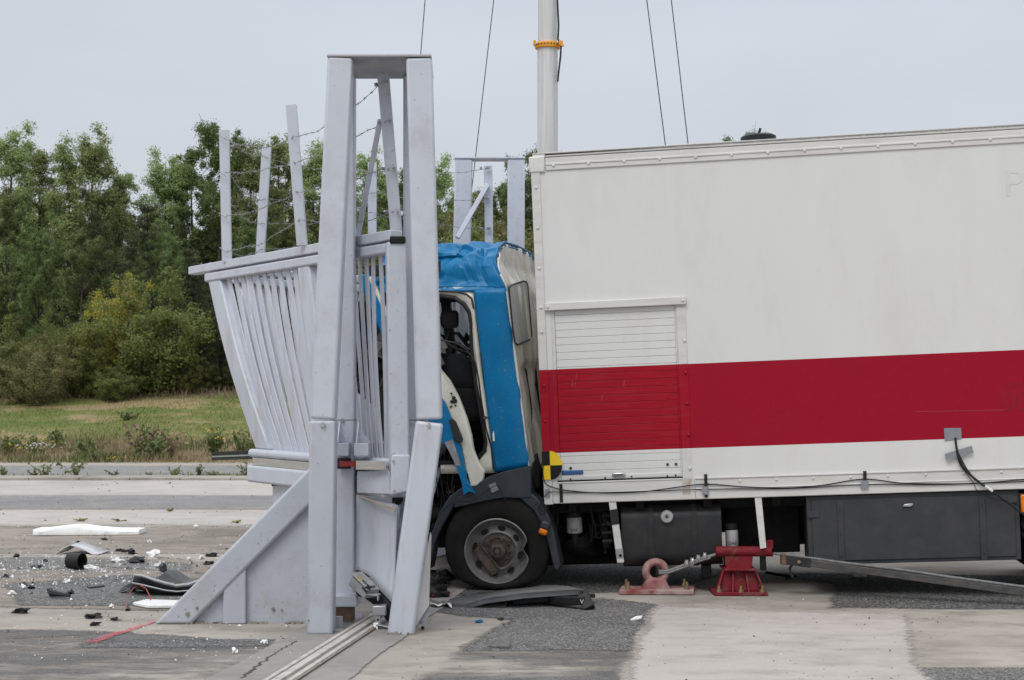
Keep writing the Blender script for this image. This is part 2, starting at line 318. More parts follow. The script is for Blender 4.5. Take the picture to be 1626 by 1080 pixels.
LV = [0]
def patch(name, pts, m, lvl, jag=0, step=.12, seed=1, inset=.22):     # flat sheet, 4 mm per level above the ground, with a ragged outline
    rn = random.Random(seed); q = []; n = len(pts)
    for i in range(n):
        a, b = V(pts[i]), V(pts[(i + 1) % n]); k = max(1, int((b - a).length / step)) if jag else 1
        nr = V((-(b - a).y, (b - a).x, 0)).normalized()
        for j in range(k):
            p = a.lerp(b, j / k)
            q.append(p + nr * jag * (noise.noise(V((p.x * 1.3, p.y * 1.3, seed))) * 1.6) if jag else p)
    q = [V((p.x, p.y, .0017 * lvl)) for p in q]
    A = np.array([(p.x, p.y) for p in q]); lo, hi = A.min(0), A.max(0); nx_ = int(max(6, min(110, (hi[0] - lo[0]) / .05))); ny_ = int(max(8, min(60, (hi[1] - lo[1]) / .035)))
    gx, gy_ = np.linspace(lo[0], hi[0], nx_ + 1), np.linspace(lo[1], hi[1], ny_ + 1); PX, PY = np.meshgrid(gx, gy_); X, Y = PX.ravel(), PY.ravel()
    B_ = np.roll(A, -1, 0); dist = np.full(X.shape, 1e9); ins = np.zeros(X.shape, bool)
    for (ax, ay), (bx_, by) in zip(A, B_):
        dx, dy = bx_ - ax, by - ay; tt_ = np.clip(((X - ax) * dx + (Y - ay) * dy) / (dx * dx + dy * dy + 1e-12), 0, 1); dist = np.minimum(dist, np.hypot(X - ax - tt_ * dx, Y - ay - tt_ * dy))
        if dy: ins ^= ((ay > Y) != (by > Y)) & (X < dx * (Y - ay) / dy + ax)
    sd = np.where(ins, dist, -dist) / inset + .42; k = nx_ + 1; zl = q[0].z
    keep = [(i * k + j, i * k + j + 1, (i + 1) * k + j + 1, (i + 1) * k + j) for i in range(ny_) for j in range(nx_)]
    keep = [f for f in keep if max(sd[c] for c in f) > -.2]; used = sorted({c for f in keep for c in f}); mp_ = {c: i for i, c in enumerate(used)}
    mb = MB(); mb.add([V((X[c], Y[c], zl)) for c in used], [tuple(mp_[c] for c in f) for f in keep])
    o = struct(name, mb, m, smooth=False); at_ = o.data.attributes.new('edge', 'FLOAT', 'POINT'); at_.data.foreach_set('value', [float(sd[c]) for c in used]); return o
def band(name, y0, y1, x0, x1, m, lvl, jag=.03, seed=1):
    return patch(name, [(x0, y0, 0), (x1, y0, 0), (x1, y1, 0), (x0, y1, 0)], m, lvl, jag, .3, seed, .3)
gy = lambda py: EYE * FPX / (py - HY)
band('road', gy(758.0), gy(739.5), -60, 60, tarl, 1, .05, 2)
band('path', gy(787), gy(762), -60, 60, concl, 1, .04, 3)
band('tarmac_strip', gy(809), gy(788), -40, 40, tarl, 1, .03, 4)
band('concrete_strip', gy(834), gy(810), -40, 40, concl, 1, .04, 5)
band('dirty_pavement', gy(880), gy(836), -40, 40, dirtm, 1, .1, 6)
patch('tarmac_patch', [G(-400, 965), G(300, 967), G(420, 900), G(250, 884), G(-500, 892)], dirtm, 2, .12, .15, 7)
patch('tarmac_patch', [G(30, 962), G(330, 968), G(345, 925), G(200, 912), G(10, 930)], tard, 3, .10, .12, 17)
patch('tarmac_patch', [G(-300, 1130), G(330, 1130), G(470, 1020), G(150, 1000), G(-300, 1005)], tarw, 1, .10, .12, 8)
patch('tarmac_patch', [G(110, 1032), G(420, 1026), G(440, 1015), G(120, 1017)], tard, 2, .05, .1, 18)
patch('tarmac_patch', [G(735, 1033), G(1003, 1036), G(1042, 961), G(960, 950), G(690, 950), G(690, 972), G(800, 985)], tard, 2, .06, .08, 9)
patch('tarmac_patch', [G(560, 1140), G(960, 1140), G(1000, 1030), G(735, 1030)], tarw, 1, .06, .1, 10)
patch('tarmac_patch', [G(1306, 968), G(1700, 968), G(1760, 915), G(1200, 910), G(1330, 928)], tarb, 1, .06, .1, 11)
patch('tarmac_patch', [G(640, 948), G(1040, 940), G(1180, 905), G(1000, 893), G(640, 905)], tarb, 1, .06, .1, 12)
patch('tarmac_patch', [G(1440, 1060), G(1700, 1060), G(1700, 1140), G(1460, 1140)], tard, 1, .06, .1, 13)
patch('concrete_strip', [G(960, 1150), G(1003, 1040), G(1042, 962), G(1320, 975), G(1440, 975), G(1480, 1150)], concl, 3, .05, .1, 14)
wet = ground_mat('wet_pavement', (.20, .185, .172), (.16, .15, .14), (.11, .10, .094), 'concrete'); _w = wet.node_tree.nodes['Principled BSDF']; _w.inputs['Roughness'].default_value = .22; _w.inputs['Specular IOR Level'].default_value = .5
patch('wet_ground', [G(-60, 903), G(60, 906), G(140, 899), G(230, 905), G(330, 912), G(300, 897), G(170, 888), G(60, 884), G(-60, 886)], wet, 3, .12, .12, 31)
patch('wet_ground', [G(676, 948), G(735, 946), G(742, 925), G(700, 915), G(670, 925)], wet, 3, .06, .1, 32)
# gate channel with the track
TD = V((.136, 1, 0)).normalized(); TN = V((TD.y, -TD.x, 0)); T0 = V((-.985, 11.05, 0))
q = lambda a, s: T0 + TD * s + TN * a
patch('concrete_strip', [q(-.42, -6), q(.36, -6), q(.36, 6), q(-.42, 6)], concd, 4, .02, .15, 15, .05)
crk = mat('joint_dirt', (.07, .063, .055), .95)
mb = MB()
for a, b, wd in ((G(384, 1079), G(432, 1042), .012), (G(432, 1042), G(470, 1020), .007), (G(0, 1016), G(240, 1003), .008), (G(240, 1003), G(330, 1006), .007), (G(-100, 1060), G(120, 1017), .004)):
    pts = [a.lerp(b, i / 30) + V((noise.noise(V((i * .5, a.x, 0))) * .02, noise.noise(V((i * .5, b.x, 9))) * .02, .0092)) for i in range(31)]
    nn = V((-(b - a).y, (b - a).x, 0)).normalized() * wd
    mb.sheet([[p - nn * (.6 + noise.noise(p * 9)) for p in pts], [p + nn * (.6 + noise.noise(p * 7)) for p in pts]])
struct('ground_joints', mb, crk, smooth=False)
# pink spray line on the concrete
pk = mat('spray_paint_pink', (.62, .10, .13), .8, c2=(.5, .12, .13), scale=20)
tn = pk.node_tree; pn = tn.nodes.new('ShaderNodeTexNoise'); pn.inputs['Scale'].default_value = 28; pn.inputs['Detail'].default_value = 6
pr = tn.nodes.new('ShaderNodeMapRange'); pr.inputs[1].default_value = .38; pr.inputs[2].default_value = .62; pr.inputs[3].default_value = .8; pr.inputs[4].default_value = .08
tcx = tn.nodes.new('ShaderNodeTexCoord'); tn.links.new(tcx.outputs['Object'], pn.inputs['Vector']); tn.links.new(pn.outputs[0], pr.inputs[0]); tn.links.new(pr.outputs[0], tn.nodes['Principled BSDF'].inputs['Alpha'])
a, b = G(140, 1023), G(246, 988); nn = V((-(b - a).y, (b - a).x, 0)).normalized()
mb = MB(); mb.sheet([[a.lerp(b, i / 40) + nn * sg * (.05 - .03 * i / 40) * (1 + .5 * noise.noise(V((i * .7, sg, 0)))) + V((0, 0, .0102)) for i in range(41)] for sg in (-1, 1)])
struct('paint_marking', mb, pk, smooth=False)
# kerb along the far road
mb = MB(); x = -30
while x < 30:
    mb.box(x + .006, x + .94, gy(763), gy(759.2), -.1, .055 + rnd.uniform(-.006, .006)); x += .95
struct('kerb', mb, conc, bevel=.012)

# ------------------------------------------------------------------ gate towers
def post(mb, a, b, w, d, mi=0): mb.bar(a, b, w, d, up=(0, 1, 0), mi=mi)
def boltat(t, p, r=.012, d=(0, -1, 0)):
    m = MB(); m.cyl(V(p), V(p) + V(d) * .006, r * 1.5, 16); m.cyl(V(p) + V(d) * .006, V(p) + V(d) * .018, r, 6); m.build('bolt', bolt, t)

t = thing('gate_tower', 'tall pale grey steel gate tower nearest the camera, one leg buckled', 'gate tower', (-.93, 10.9, 0), group='steel gate towers')
Y0 = 10.6
pA, pB, pC = P(542, 95, Y0), P(514, 665.3, Y0), P(510.5, 1006, Y0); pC.z = 0
qA, qB = P(666, 96, Y0), P(682, 666, Y0)
m = MB(); post(m, pA, pB, .166, .19); m.build('upper_leg', gate, t, bevel=.018, seg=3)
m = MB(); post(m, qA, qB, .17, .19); m.build('upper_leg', gate, t, bevel=.018, seg=3)
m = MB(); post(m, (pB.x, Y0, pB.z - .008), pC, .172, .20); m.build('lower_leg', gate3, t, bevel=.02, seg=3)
lA, lB = P(682.5, 670, Y0 - .01), P(637, 1005.5, Y0); lB.z = -.01
m = MB(); post(m, lA, lB, .178, .20); o = m.build('lower_leg', gate2, t, bevel=.02, seg=3); o['label'] = 'buckled lower leg leaning away from its joint'
m = MB()
for k in range(9): m.lump((lB.x + rnd.uniform(-.09, .09), Y0 - .1 + rnd.uniform(-.02, .01), .005), (.02, .012, .02), k)
m.build('mortar', mortar, t)
YR = 11.15; zt = pA.z
rl, rr = -1.193, -.682
m = MB(); m.box(rl - .084, rl + .084, YR - .08, YR + .08, .14, zt - .003); m.build('rear_leg', gate, t, bevel=.015, seg=3)
m = MB(); m.box(rr - .084, rr + .084, YR - .08, YR + .08, .0, zt - .003); m.build('rear_leg', gate, t, bevel=.015, seg=3)
# dark joint lines where the upper legs bolt over the lower ones
m = MB(); m.box(rl - .0855, rl + .0855, YR - .0815, YR + .0815, 1.425, 1.429); m.box(rr - .0855, rr + .0855, YR - .0815, YR + .0815, 1.425, 1.429); m.build('joint_gap', blk, t)
m = MB(); m.hexa([P(525, 93, Y0 - .1), P(686, 96, Y0 - .1), P(672, 119, 11.24), P(538, 118, 11.24)] and
                 [V((x, y, z)) for z in (zt, zt + .016) for x, y in ((-1.235, Y0 - .1), (-.537, Y0 - .1), (-.56, YR + .09), (-1.24, YR + .09))])
m.build('top_plate', mat('plate_edge_stained', (.38, .385, .40), .5, c2=(.34, .34, .35), dirt=(.20, .15, .12), dscale=5, damt=.7), t, bevel=.003)
for px, y in ((513, 675), (681.5, 676)): boltat(t, P(px, y, Y0 - .102))
for px, y in ((544, 668), (655, 673)): boltat(t, P(px, y, YR - .082), .01)
# gussets on the rear left leg
for x0, x1, s in ((532, 554, 0), (563, 586, 1)):
    zl, zh, zp = P(0, 723, 11).z, P(0, 703, 11).z, P(0, 686, 11).z
    a, b = P(x0, 700, 10.92).x, P(x1, 700, 10.92).x
    m = MB(); m.box(a, b, 10.88, YR - .082, zl, zh)
    hi = (a + .012 if s == 0 else a + .008)
    m.poly([(hi, 10.90, zh), (hi, YR - .082, zp + .07), (hi, YR - .082, zh)], (.012, 0, 0))
    m.poly([(a, YR - .09, zp + .04), (b, YR - .09, zh), (a, YR - .09, zh)], (0, .012, 0))
    m.build('gusset', gate, t, bevel=.004)
m = MB(); m.box(P(527, 0, YR).x, P(572, 0, YR).x, 10.93, YR + .1, .13, .21); m.build('foot_beam', gate, t, bevel=.008)
m = MB(); m.box(P(536, 0, YR).x, P(562, 0, YR).x, 11.0, YR + .08, .012, .13); m.build('foot_block', rust, t, bevel=.004)
m = MB(); m.poly([G(525, 1004), G(549, 1003), G(577, 986), G(575, 977), G(525, 977)], (0, 0, .014)); m.box(*sorted((P(528, 0, 10.8).x, P(545, 0, 10.8).x)), 10.76, 10.78, .014, .09); m.build('base_plate', galv, t, bevel=.003)
boltat(t, G(555, 990) + V((0, 0, .014)), .012, (0, 0, 1))
# raking strut, web and stiffener
YS = 11.0
m = MB(); a0, a1 = P(497, 737, YS), P(245, 990.5, YS); b0, b1 = P(497, 797, YS), P(303, 990.5, YS)
for c in (a1, b1): c.z = 0
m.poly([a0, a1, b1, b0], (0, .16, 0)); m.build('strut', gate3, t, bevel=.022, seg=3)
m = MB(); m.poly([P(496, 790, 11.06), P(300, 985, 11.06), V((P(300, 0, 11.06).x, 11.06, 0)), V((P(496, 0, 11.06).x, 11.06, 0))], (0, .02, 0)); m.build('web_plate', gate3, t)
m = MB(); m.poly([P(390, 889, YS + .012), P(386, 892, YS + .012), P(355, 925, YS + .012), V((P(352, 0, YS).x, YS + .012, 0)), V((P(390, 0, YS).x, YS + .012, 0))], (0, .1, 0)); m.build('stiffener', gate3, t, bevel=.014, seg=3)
m = MB()
for k in range(16): m.lump((rnd.uniform(-2.3, -1.5), 11.05, .004), (.05, .02, .014), k + 50)
for c, r_ in ((P(434, 968, 11.05), .018), (P(447, 969, 11.05), .009), (P(298, 976, 10.99), .02), (P(313, 966, 10.995), .014), (P(490, 985, 10.5), .01)): m.lump(c, (r_, .006, r_), 3)
m.build('mortar', mortar, t)

tf = thing('gate_tower', 'grey steel gate tower standing upright beyond the crushed blue cab', 'gate tower', (-.2, 15.6, 0), group='steel gate towers')
YF = 15.4
zt2 = P(0, 252, YF).z
fl, fr = P(736, 0, YF).x, P(819.5, 0, YF).x
for y, nm in ((YF, 'upper_leg'),):
    for x in (fl, fr): m = MB(); post(m, (x, y + .09, zt2), (x - (.05 if nm == 'upper_leg' and x == fl else 0), y + .09, 1.44), .17, .18); m.build(nm, gate, tf, bevel=.015)
    for x in (fl, fr): m = MB(); post(m, (x - (.05 if nm == 'upper_leg' and x == fl else 0), y + .09, 1.435), (x, y + .09, 0), .175, .185); m.build('lower_leg', gate, tf, bevel=.015)
m = MB(); m.box(fl - .09, fr + .09, YF - .01, YF + .2, zt2, zt2 + .016); m.build('top_plate', gate, tf, bevel=.003)
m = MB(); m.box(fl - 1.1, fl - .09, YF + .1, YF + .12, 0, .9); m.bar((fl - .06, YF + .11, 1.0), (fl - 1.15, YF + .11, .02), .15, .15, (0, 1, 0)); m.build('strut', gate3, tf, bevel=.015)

# ------------------------------------------------------------------ sliding gate leaves with barbed wire
g = thing('gate_leaf', 'grey picket gate leaf bowed outwards, hung from the nearer tower', 'gate', (-.8, 10.85, 0), group='damaged gate leaves')
BZ, TZ = 1.165, 2.585
def Bu(u, z=BZ): return V((-.80 - 1.2 * u, 10.85 + 1.92 * u, z))
def Tu(u, z=TZ): return V((-.815 - 1.72 * u, 10.85 + 2.65 * u, z))
def pick(u, h, off=0):                                   # point at height fraction h up the bowed infill
    b, tt = Bu(u), Tu(u); p = b.lerp(tt, h); s = (1 - h) ** 1.0
    k = u * .035 * math.sin(math.pi * h)
    return p + V((-k * .85, -k * .3, 0))
DIRU = V((-1.5, 2.3, 0)).normalized(); NRM = V((-DIRU.y, DIRU.x, 0))
def picket(mb, u, w, d, jit=0):
    rows = []
    for i in range(13):
        h = i / 12; c = pick(u, h) + DIRU * jit * math.sin(h * 3.1)
        rows.append([c + DIRU * a * w / 2 + NRM * b_ * d / 2 for a, b_ in ((-1, -1), (1, -1), (1, 1), (-1, 1))])
    mb.loft(rows)
us = [.028 + .0335 * i for i in range(11)] + [.50 + .046 * i for i in range(10)]
for u in us:
    m = MB(); picket(m, u, .045 if u < .45 else .075, .012, rnd.uniform(-.025, .025)); m.build('picket', gate2, g, bevel=.002)
for u, wd in ((.43, .2), (.985, .26)):
    m = MB(); picket(m, u, wd, .09); m.build('post', gate2, g, bevel=.014)
m = MB()
eL, eR = P(613, 383, 10.83), P(645, 383, 10.83)
m.hexa([P(620, 770, 10.78), P(651, 770, 10.78), P(651, 770, 10.78) + V((-.02, .1, 0)), P(620, 770, 10.78) + V((-.02, .1, 0)),
        P(614, 384, 10.78), P(645, 384, 10.78), P(645, 384, 10.78) + V((-.02, .1, 0)), P(614, 384, 10.78) + V((-.02, .1, 0))])
m.build('end_post', gate, g, bevel=.014, seg=3)
m = MB(); c = P(631.5, 382, 10.8); m.box(c.x - .052, c.x + .052, 10.765, 10.885, c.z - .024, c.z + .027); m.build('end_cap', blk, g, bevel=.008)
m = MB(); m.bar(Tu(.012, 2.615), Tu(1.045, 2.615), .11, .07); m.build('top_rail', gate, g, bevel=.012)
m = MB(); m.bar(Tu(-.012, 2.702), V((-2.82, 13.94, 2.702)), .1, .07); m.build('wire_rail', gate, g, bevel=.008)
m = MB()
for k in range(7): m.cyl(Tu(.5 + .09 * k, 2.737), Tu(.5 + .09 * k, 2.75), .012, 8)
m.build('bolt', bolt, g)
# bottom beam: lip, inset strip, box, end cap
def beam(mb, u0, u1, z0, z1, w, off=0, n=6):
    mb.sweep([Bu(u0 + (u1 - u0) * i / n, (z0 + z1) / 2) + NRM * off for i in range(n + 1)], w, z1 - z0)
m = MB(); beam(m, .0, 1.06, 1.10, 1.165, .2); m.build('beam_lip', gate, g, bevel=.026, seg=4)
m = MB(); beam(m, .1, 1.03, 1.035, 1.098, .17); m.build('beam_strip', alu, g, bevel=.002)
m = MB(); beam(m, .0, 1.07, .895, 1.033, .2); m.build('beam', gate, g, bevel=.02, seg=3)
m = MB(); c0, c1 = P(338, 724.5, 14.05), P(412, 721.5, 12.95)
m.bar(c0, c1, .02, .07); m.bar(c0 + V((0, -.012, .028)), c1 + V((0, -.012, .028)), .02, .018); m.bar(c0 + V((0, -.012, -.028)), c1 + V((0, -.012, -.028)), .02, .018)
m.build('edge_strip', blk, g)
m = MB(); m.bar(c0 + V((0, -.025, -.003)), c1 + V((0, -.025, -.003)), .006, .012); m.build('edge_strip_core', galv, g)
# near end of the beam: end box, silver sensor strip and red buffer
m = MB(); m.hexa([P(618, 787, 10.72), P(649, 781, 10.72), P(649, 781, 10.9), P(618, 787, 10.9), P(622, 722, 10.72), P(651, 722, 10.72), P(651, 722, 10.9), P(622, 722, 10.9)]); m.build('end_box', gate, g, bevel=.012)
m = MB(); m.hexa([P(567, 783, 10.98), P(619, 785, 10.74), P(619, 785, 10.85), P(567, 783, 11.1), P(567, 748, 10.98), P(619, 748, 10.74), P(619, 748, 10.85), P(567, 748, 11.1)]); m.build('beam', gate, g, bevel=.006)
for px, y in ((624.5, 732), (626, 779)): boltat(g, P(px, y, 10.72), .006)
m = MB(); m.hexa([P(565, 746, 10.9), P(613, 746, 10.705), P(613, 746, 10.74), P(565, 746, 10.95), P(565, 731.5, 10.9), P(613, 732, 10.705), P(613, 732, 10.74), P(565, 731.5, 10.95)]); m.build('sensor_strip', alu, g, bevel=.002)
m = MB(); m.bar(P(541, 736.5, 11.0), P(565, 736.5, 10.93), .03, .038); m.build('buffer', redrefl, g, bevel=.004)
m = MB(); m.bar(P(536, 736, 11.04), P(556, 736, 11.0), .03, .075); m.build('buffer_holder', black, g, bevel=.004)
# skirt plates below the beam, bent
def sk(px, y, Y): return P(px, y, Y)
m = MB()
grid = []
for i in range(9):
    a = i / 8; row = []
    xl = 567; xr = 631 - 6 * a; yt_l, yt_r = 786, 800; yb_l, yb_r = 916, 962
    for j in range(9):
        b = j / 8; px = xl + (xr - xl) * b; yt = 786 + 16 * b; yb = 914 + 46 * b ** 1.5
        row.append(P(px, yt + (yb - yt) * a, 11.05 - .26 * b + .05 * math.sin(a * 3.1) - .02 * a))
    grid.append(row)
m.sheet(grid); m.build('skirt_plate', gate2, g, solid=.012)
m = MB(); m.poly([P(567, 785, 11.0), P(622, 806, 10.76), P(626, 798, 10.75), P(627, 813, 10.75), P(566, 787, 10.98)], (0, .02, 0)); m.build('skirt_lip', mat('torn_edge', (.5, .42, .33), .5, c2=(.35, .3, .25)), g)
m = MB(); m.sheet([[P(632 + 28 * b - 8 * a, 788 + 140 * a + (18 - 36 * b) * (1 - a), 10.80 + .10 * math.sin(b * 5 + a * 2.5)) for b in [j / 8 for j in range(9)]] for a in [i / 10 for i in range(11)]]); m.build('skirt_plate', gate2, g, solid=.012)
m = MB(); m.poly([P(433, 771, 12.6), P(470, 773, 12.1), P(520, 780, 11.55), V((P(520, 0, 11.55).x, 11.55, .22)), V((P(433, 0, 12.6).x, 12.6, .62))], (.01, .02, 0)); m.build('skirt_plate', gate2, g)
m = MB(); m.bar(P(437, 772, 12.62), P(437, 760, 12.62), .05, .05, (0, 1, 0)); m.build('skirt_bracket', chas, g)
# roller carriage torn off at the foot of the skirt
m = MB(); ca = P(566, 921, 10.95); cb = P(591, 943, 10.83)
m.bar(ca, cb, .12, .07); m.bar(ca + V((0, -.02, .055)), cb + V((-.01, -.02, .055)), .1, .010); m.bar(cb + V((-.03, 0, 0)), cb + V((.05, -.02, -.005)), .1, .010); m.box(cb.x + .04, cb.x + .05, 10.75, 10.85, cb.z - .04, cb.z)
m.build('roller_carriage', mat('carriage_white', (.42, .42, .415), .45, c2=(.28, .28, .28), scale=12, dirt=(.15, .14, .13), damt=.6), g, bevel=.006)
m = MB()
for k in range(6): f = .45 + .09 * k; p = ca.lerp(cb, f) + V((0, -.068, .034)); m.bar(p + V((0, 0, -.012)), p + V((.004, 0, .016)), .008, .01, (0, 1, 0))
m.bar(ca.lerp(cb, .2) + V((0, -.066, .0)), cb + V((-.03, -.066, .02)), .008, .012); m.build('carriage_slot', blk, g)
m = MB(); p = ca.lerp(cb, .3) + V((0, -.066, .04)); m.bar(p + V((-.02, 0, .01)), p + V((.02, 0, -.012)), .006, .03); m.build('carriage_label', mat('label_yellow', (.5, .42, .1), .5), g)
m = MB(); m.sheet([[P(566 + 60 * b, 905 + 58 * b + 40 * a - 12 * math.sin(b * 3.1), 11.02 - .2 * b) for b in [j / 8 for j in range(9)]] for a in (0, .5, 1)]); m.build('carriage_frame', chas, g, solid=.01)
m = MB(); m.box(P(592, 0, 10.8).x, P(614, 0, 10.8).x, 10.74, 10.86, .095, .165); m.build('guide_block', galv, g, bevel=.008)

def strand(name, pts, parent, r=.0019, barb=.11, sag=.05, seed=0, coil=1):
    rn = random.Random(seed); full = []
    for a, b in zip(pts[:-1], pts[1:]):
        n = max(6, int((b - a).length / .03))
        for i in range(n):
            f = i / n; full.append(a.lerp(b, f) - V((0, 0, sag * 4 * f * (1 - f))) + V((0, 0, noise.noise(V((f * 6, seed, a.x))) * .02)))
    full.append(pts[-1]); m = MB()
    m.tube(full, r, 5); s2 = [p + V((0, math.cos(i * 1.3), math.sin(i * 1.3))) * .004 for i, p in enumerate(full)]; m.tube(s2, r * .8, 4)
    for i in range(2, len(full) - 1, 3):
        d = (full[i + 1] - full[i]).normalized(); o_ = d.orthogonal().normalized(); o_ = Matrix.Rotation(rn.uniform(0, 6.3), 3, d) @ o_
        m.tube([full[i] - o_ * .016, full[i] + o_ * .016], .0016, 4); o2 = d.cross(o_); m.tube([full[i] - o2 * .014 + d * .005, full[i] + o2 * .014 + d * .005], .0016, 4)
    return m.build(name, wire, parent)
def angle_post(mb, a, b, w=.075, d=.03):
    a, b = V(a), V(b); mb.bar(a, b, w, .008, (0, 1, 0)); o_ = V((w / 2, d / 2, 0)); mb.bar(a + o_, b + o_, .008, d, (0, 1, 0)); mb.bar(a + V((-w / 2, d / 2, 0)), b + V((-w / 2, d / 2, 0)), .008, d, (0, 1, 0))
NP = [(P(608, 117, 10.95), P(629, 366, 10.95)), (P(462, 166, 11.9), P(479.5, 390, 11.9)), (P(355.5, 206, 13.2), P(360, 416, 13.2))]
for a, b in NP:
    m = MB(); angle_post(m, a, b); m.build('wire_post', gate, g, bevel=.002)
m = MB(); m.bar(P(604, 190, 10.98), P(568, 376, 11.35), .035, .035, (0, 1, 0)); m.build('wire_post_brace', gate, g, bevel=.004)
fr_ = [(.04, .38, .66, .88), (.12, .42, .64, .88), (.03, .30, .50, .74, .95)]
hs = [(.03, .05, .03), (.275, .42, .34), (.53, .66, .66), (.82, .88, .92)]
for k, (h0, h1, h2) in enumerate(hs):
    pp = [NP[2][0].lerp(NP[2][1], h2 if k else .06), NP[1][0].lerp(NP[1][1], (.235, .415, .62, .82)[k]), NP[0][0].lerp(NP[0][1], (.05, .30, .60, .88)[k])]
    pp = [p + V((0, -.03, 0)) for p in pp]
    strand('barbed_wire', pp, g, sag=(.08, .02, .03, .05)[k], seed=k)
    mm = MB(); mm.lump(pp[2].lerp(pp[1], .07), (.03, .014, .014), k, sub=2); mm.cyl(pp[2] + V((.02, .01, 0)), pp[2] + V((.02, -.05, 0)), .012, 8); mm.build('wire_clamp', galv, g)
    m2 = MB(); b_ = pp[0]; m2.tube([b_ + V((-.05, -.01, .03)), b_ + V((.02, -.015, -.02))], .004, 5); m2.build('wire_tie', wire, g)

h = thing('gate_leaf', 'grey picket gate leaf crumpled against the lorry front behind the bowed one', 'gate', (-.35, 15.3, 0), group='damaged gate leaves')
TT = [V(c) for c in ((-2.42, 13.75, 0), (-2.22, 14.15, 0), (-1.8, 14.7, 0), (-1.32, 15.08, 0), (-.42, 15.36, 0))]
BB = [V(c) for c in ((-2.05, 13.1, 0), (-1.9, 13.7, 0), (-1.62, 14.4, 0), (-1.25, 14.95, 0), (-.42, 15.36, 0))]
def along(pts, f):
    f = f * (len(pts) - 1); i = min(int(f), len(pts) - 2); return pts[i].lerp(pts[i + 1], f - i)
zz = lambda p, z: V((p.x, p.y, z))
m = MB(); m.sweep([zz(along(TT, i / 16), 2.615) for i in range(17)], .1, .07); m.build('top_rail', gate, h, bevel=.01)
m = MB(); m.sweep([zz(along(TT, i / 16), 2.702) for i in range(17)], .1, .07); m.build('wire_rail', gate, h, bevel=.01)
m = MB(); m.sweep([zz(along(BB, i / 16), 1.03) for i in range(17)], .18, .27); m.build('beam', gate, h, bevel=.02)
for i in range(24):
    f = .03 + i * .94 / 23; a, b = zz(along(BB, f), 1.16), zz(along(TT, f), 2.585); big = i % 8 == 1
    m = MB(); m.bar(a, b, .13 if big else .045, .08 if big else .012, (0, 1, 0)); m.build('post' if big else 'picket', gate2, h, bevel=.003)
FP = [(P(423, 233, 14.1), P(413, 404, 14.1)), (P(591, 258, 15.0), P(591, 385, 15.0)), (P(775, 263, 15.35), P(777, 420, 15.35))]
for a, b in FP: m = MB(); angle_post(m, a, b); m.build('wire_post', gate, h, bevel=.002)
m = MB(); m.bar(P(774, 293, 15.32), P(726, 378, 15.1), .045, .045, (0, 1, 0)); m.build('wire_post_brace', gate, h, bevel=.004)
for k in range(4):
    f3 = (.03, .335, .64, .9)[k]
    pp = [NP[2][0].lerp(NP[2][1], (.06, .34, .55, .93)[k]) + V((.03, .03, 0)), FP[0][0].lerp(FP[0][1], (.1, .5, .72, .96)[k]), FP[1][0].lerp(FP[1][1], (.12, .38, .62, .88)[k]), FP[2][0].lerp(FP[2][1], f3)]
    strand('barbed_wire', [p + V((0, -.03, 0)) for p in pp], h, sag=.04, seed=20 + k)
    mm = MB(); mm.lump(pp[3] + V((-.07, -.03, 0)), (.03, .014, .014), k); mm.lump(pp[3] + V((0, -.04, 0)), (.02, .02, .02), k); mm.build('wire_clamp', galv, h)
# floor track
railm = mat('track_rail', (.52, .50, .47), .5, c2=(.42, .40, .37), scale=9, dirt=(.25, .19, .14), dscale=8, damt=.7)
tr = thing('gate_track', 'bare metal gate track lying in the concrete by the nearer tower', 'gate track', tuple(T0 + V((0, 0, .008))))
for a0_, a1_, hh in ((-.075, -.045, .012), (-.02, .03, .018), (.055, .085, .012)):
    m = MB(); mid = (a0_ + a1_) / 2; m.bar(T0 + TD * -5 + TN * mid + V((0, 0, .016 + hh / 2)), T0 + TD * .42 + TN * mid + V((0, 0, .016 + hh / 2)), a1_ - a0_, hh); m.build('rail', railm, tr, bevel=.003)
m = MB(); m.bar(T0 + TD * -5 + V((0, 0, .017)), T0 + TD * .42 + V((0, 0, .017)), .2, .006); m.build('track_bed', mat('track_bed_rust', (.27, .24, .21), .7, c2=(.2, .17, .14), scale=12), tr)
sc = thing('torn_bracket', 'small torn white metal bracket beside the foot of the buckled leg', 'scrap', tuple(G(604, 998)))
m = MB(); b0 = G(596, 1000); m.box(b0.x, b0.x + .035, b0.y, b0.y + .006, .02, .10); m.bar(b0 + V((.01, 0, .035)), b0 + V((.14, -.03, .02)), .05, .008); m.bar(b0 + V((.005, 0, .05)), b0 + V((.0, -.02, .005)), .04, .008); m.build('bracket', galv, sc, bevel=.003)
m = MB(); m.cyl(b0 + V((.017, -.001, .068)), b0 + V((.017, .0, .068)), .009, 10); m.build('hole', blk, sc)
sp = thing('broken_board', 'thin white broken panel strip leaning behind the buckled tower leg', 'panel', tuple(G(668, 998)))
m = MB(); m.poly([P(683, 845, 10.85), P(685, 850, 10.85), P(681, 962, 10.72), P(661, 993, 10.7), P(665, 960, 10.72)], (.0, .012, 0)); m.build('panel', mat('white_strip', (.62, .6, .57), .45, c2=(.55, .53, .5)), sp)
m = MB(); m.poly([P(664, 955, 10.78), P(682, 950, 10.78), P(680, 975, 10.74), P(675, 1003, 10.72), P(668, 1003, 10.72), P(671, 985, 10.74), P(654, 990, 10.72)], (0, .01, 0)); m.build('panel_backing', galv, sp)
m = MB(); m.cyl(P(671, 997, 10.715), P(671, 997, 10.70), .012, 10); m.build('bolt', blk, sp)

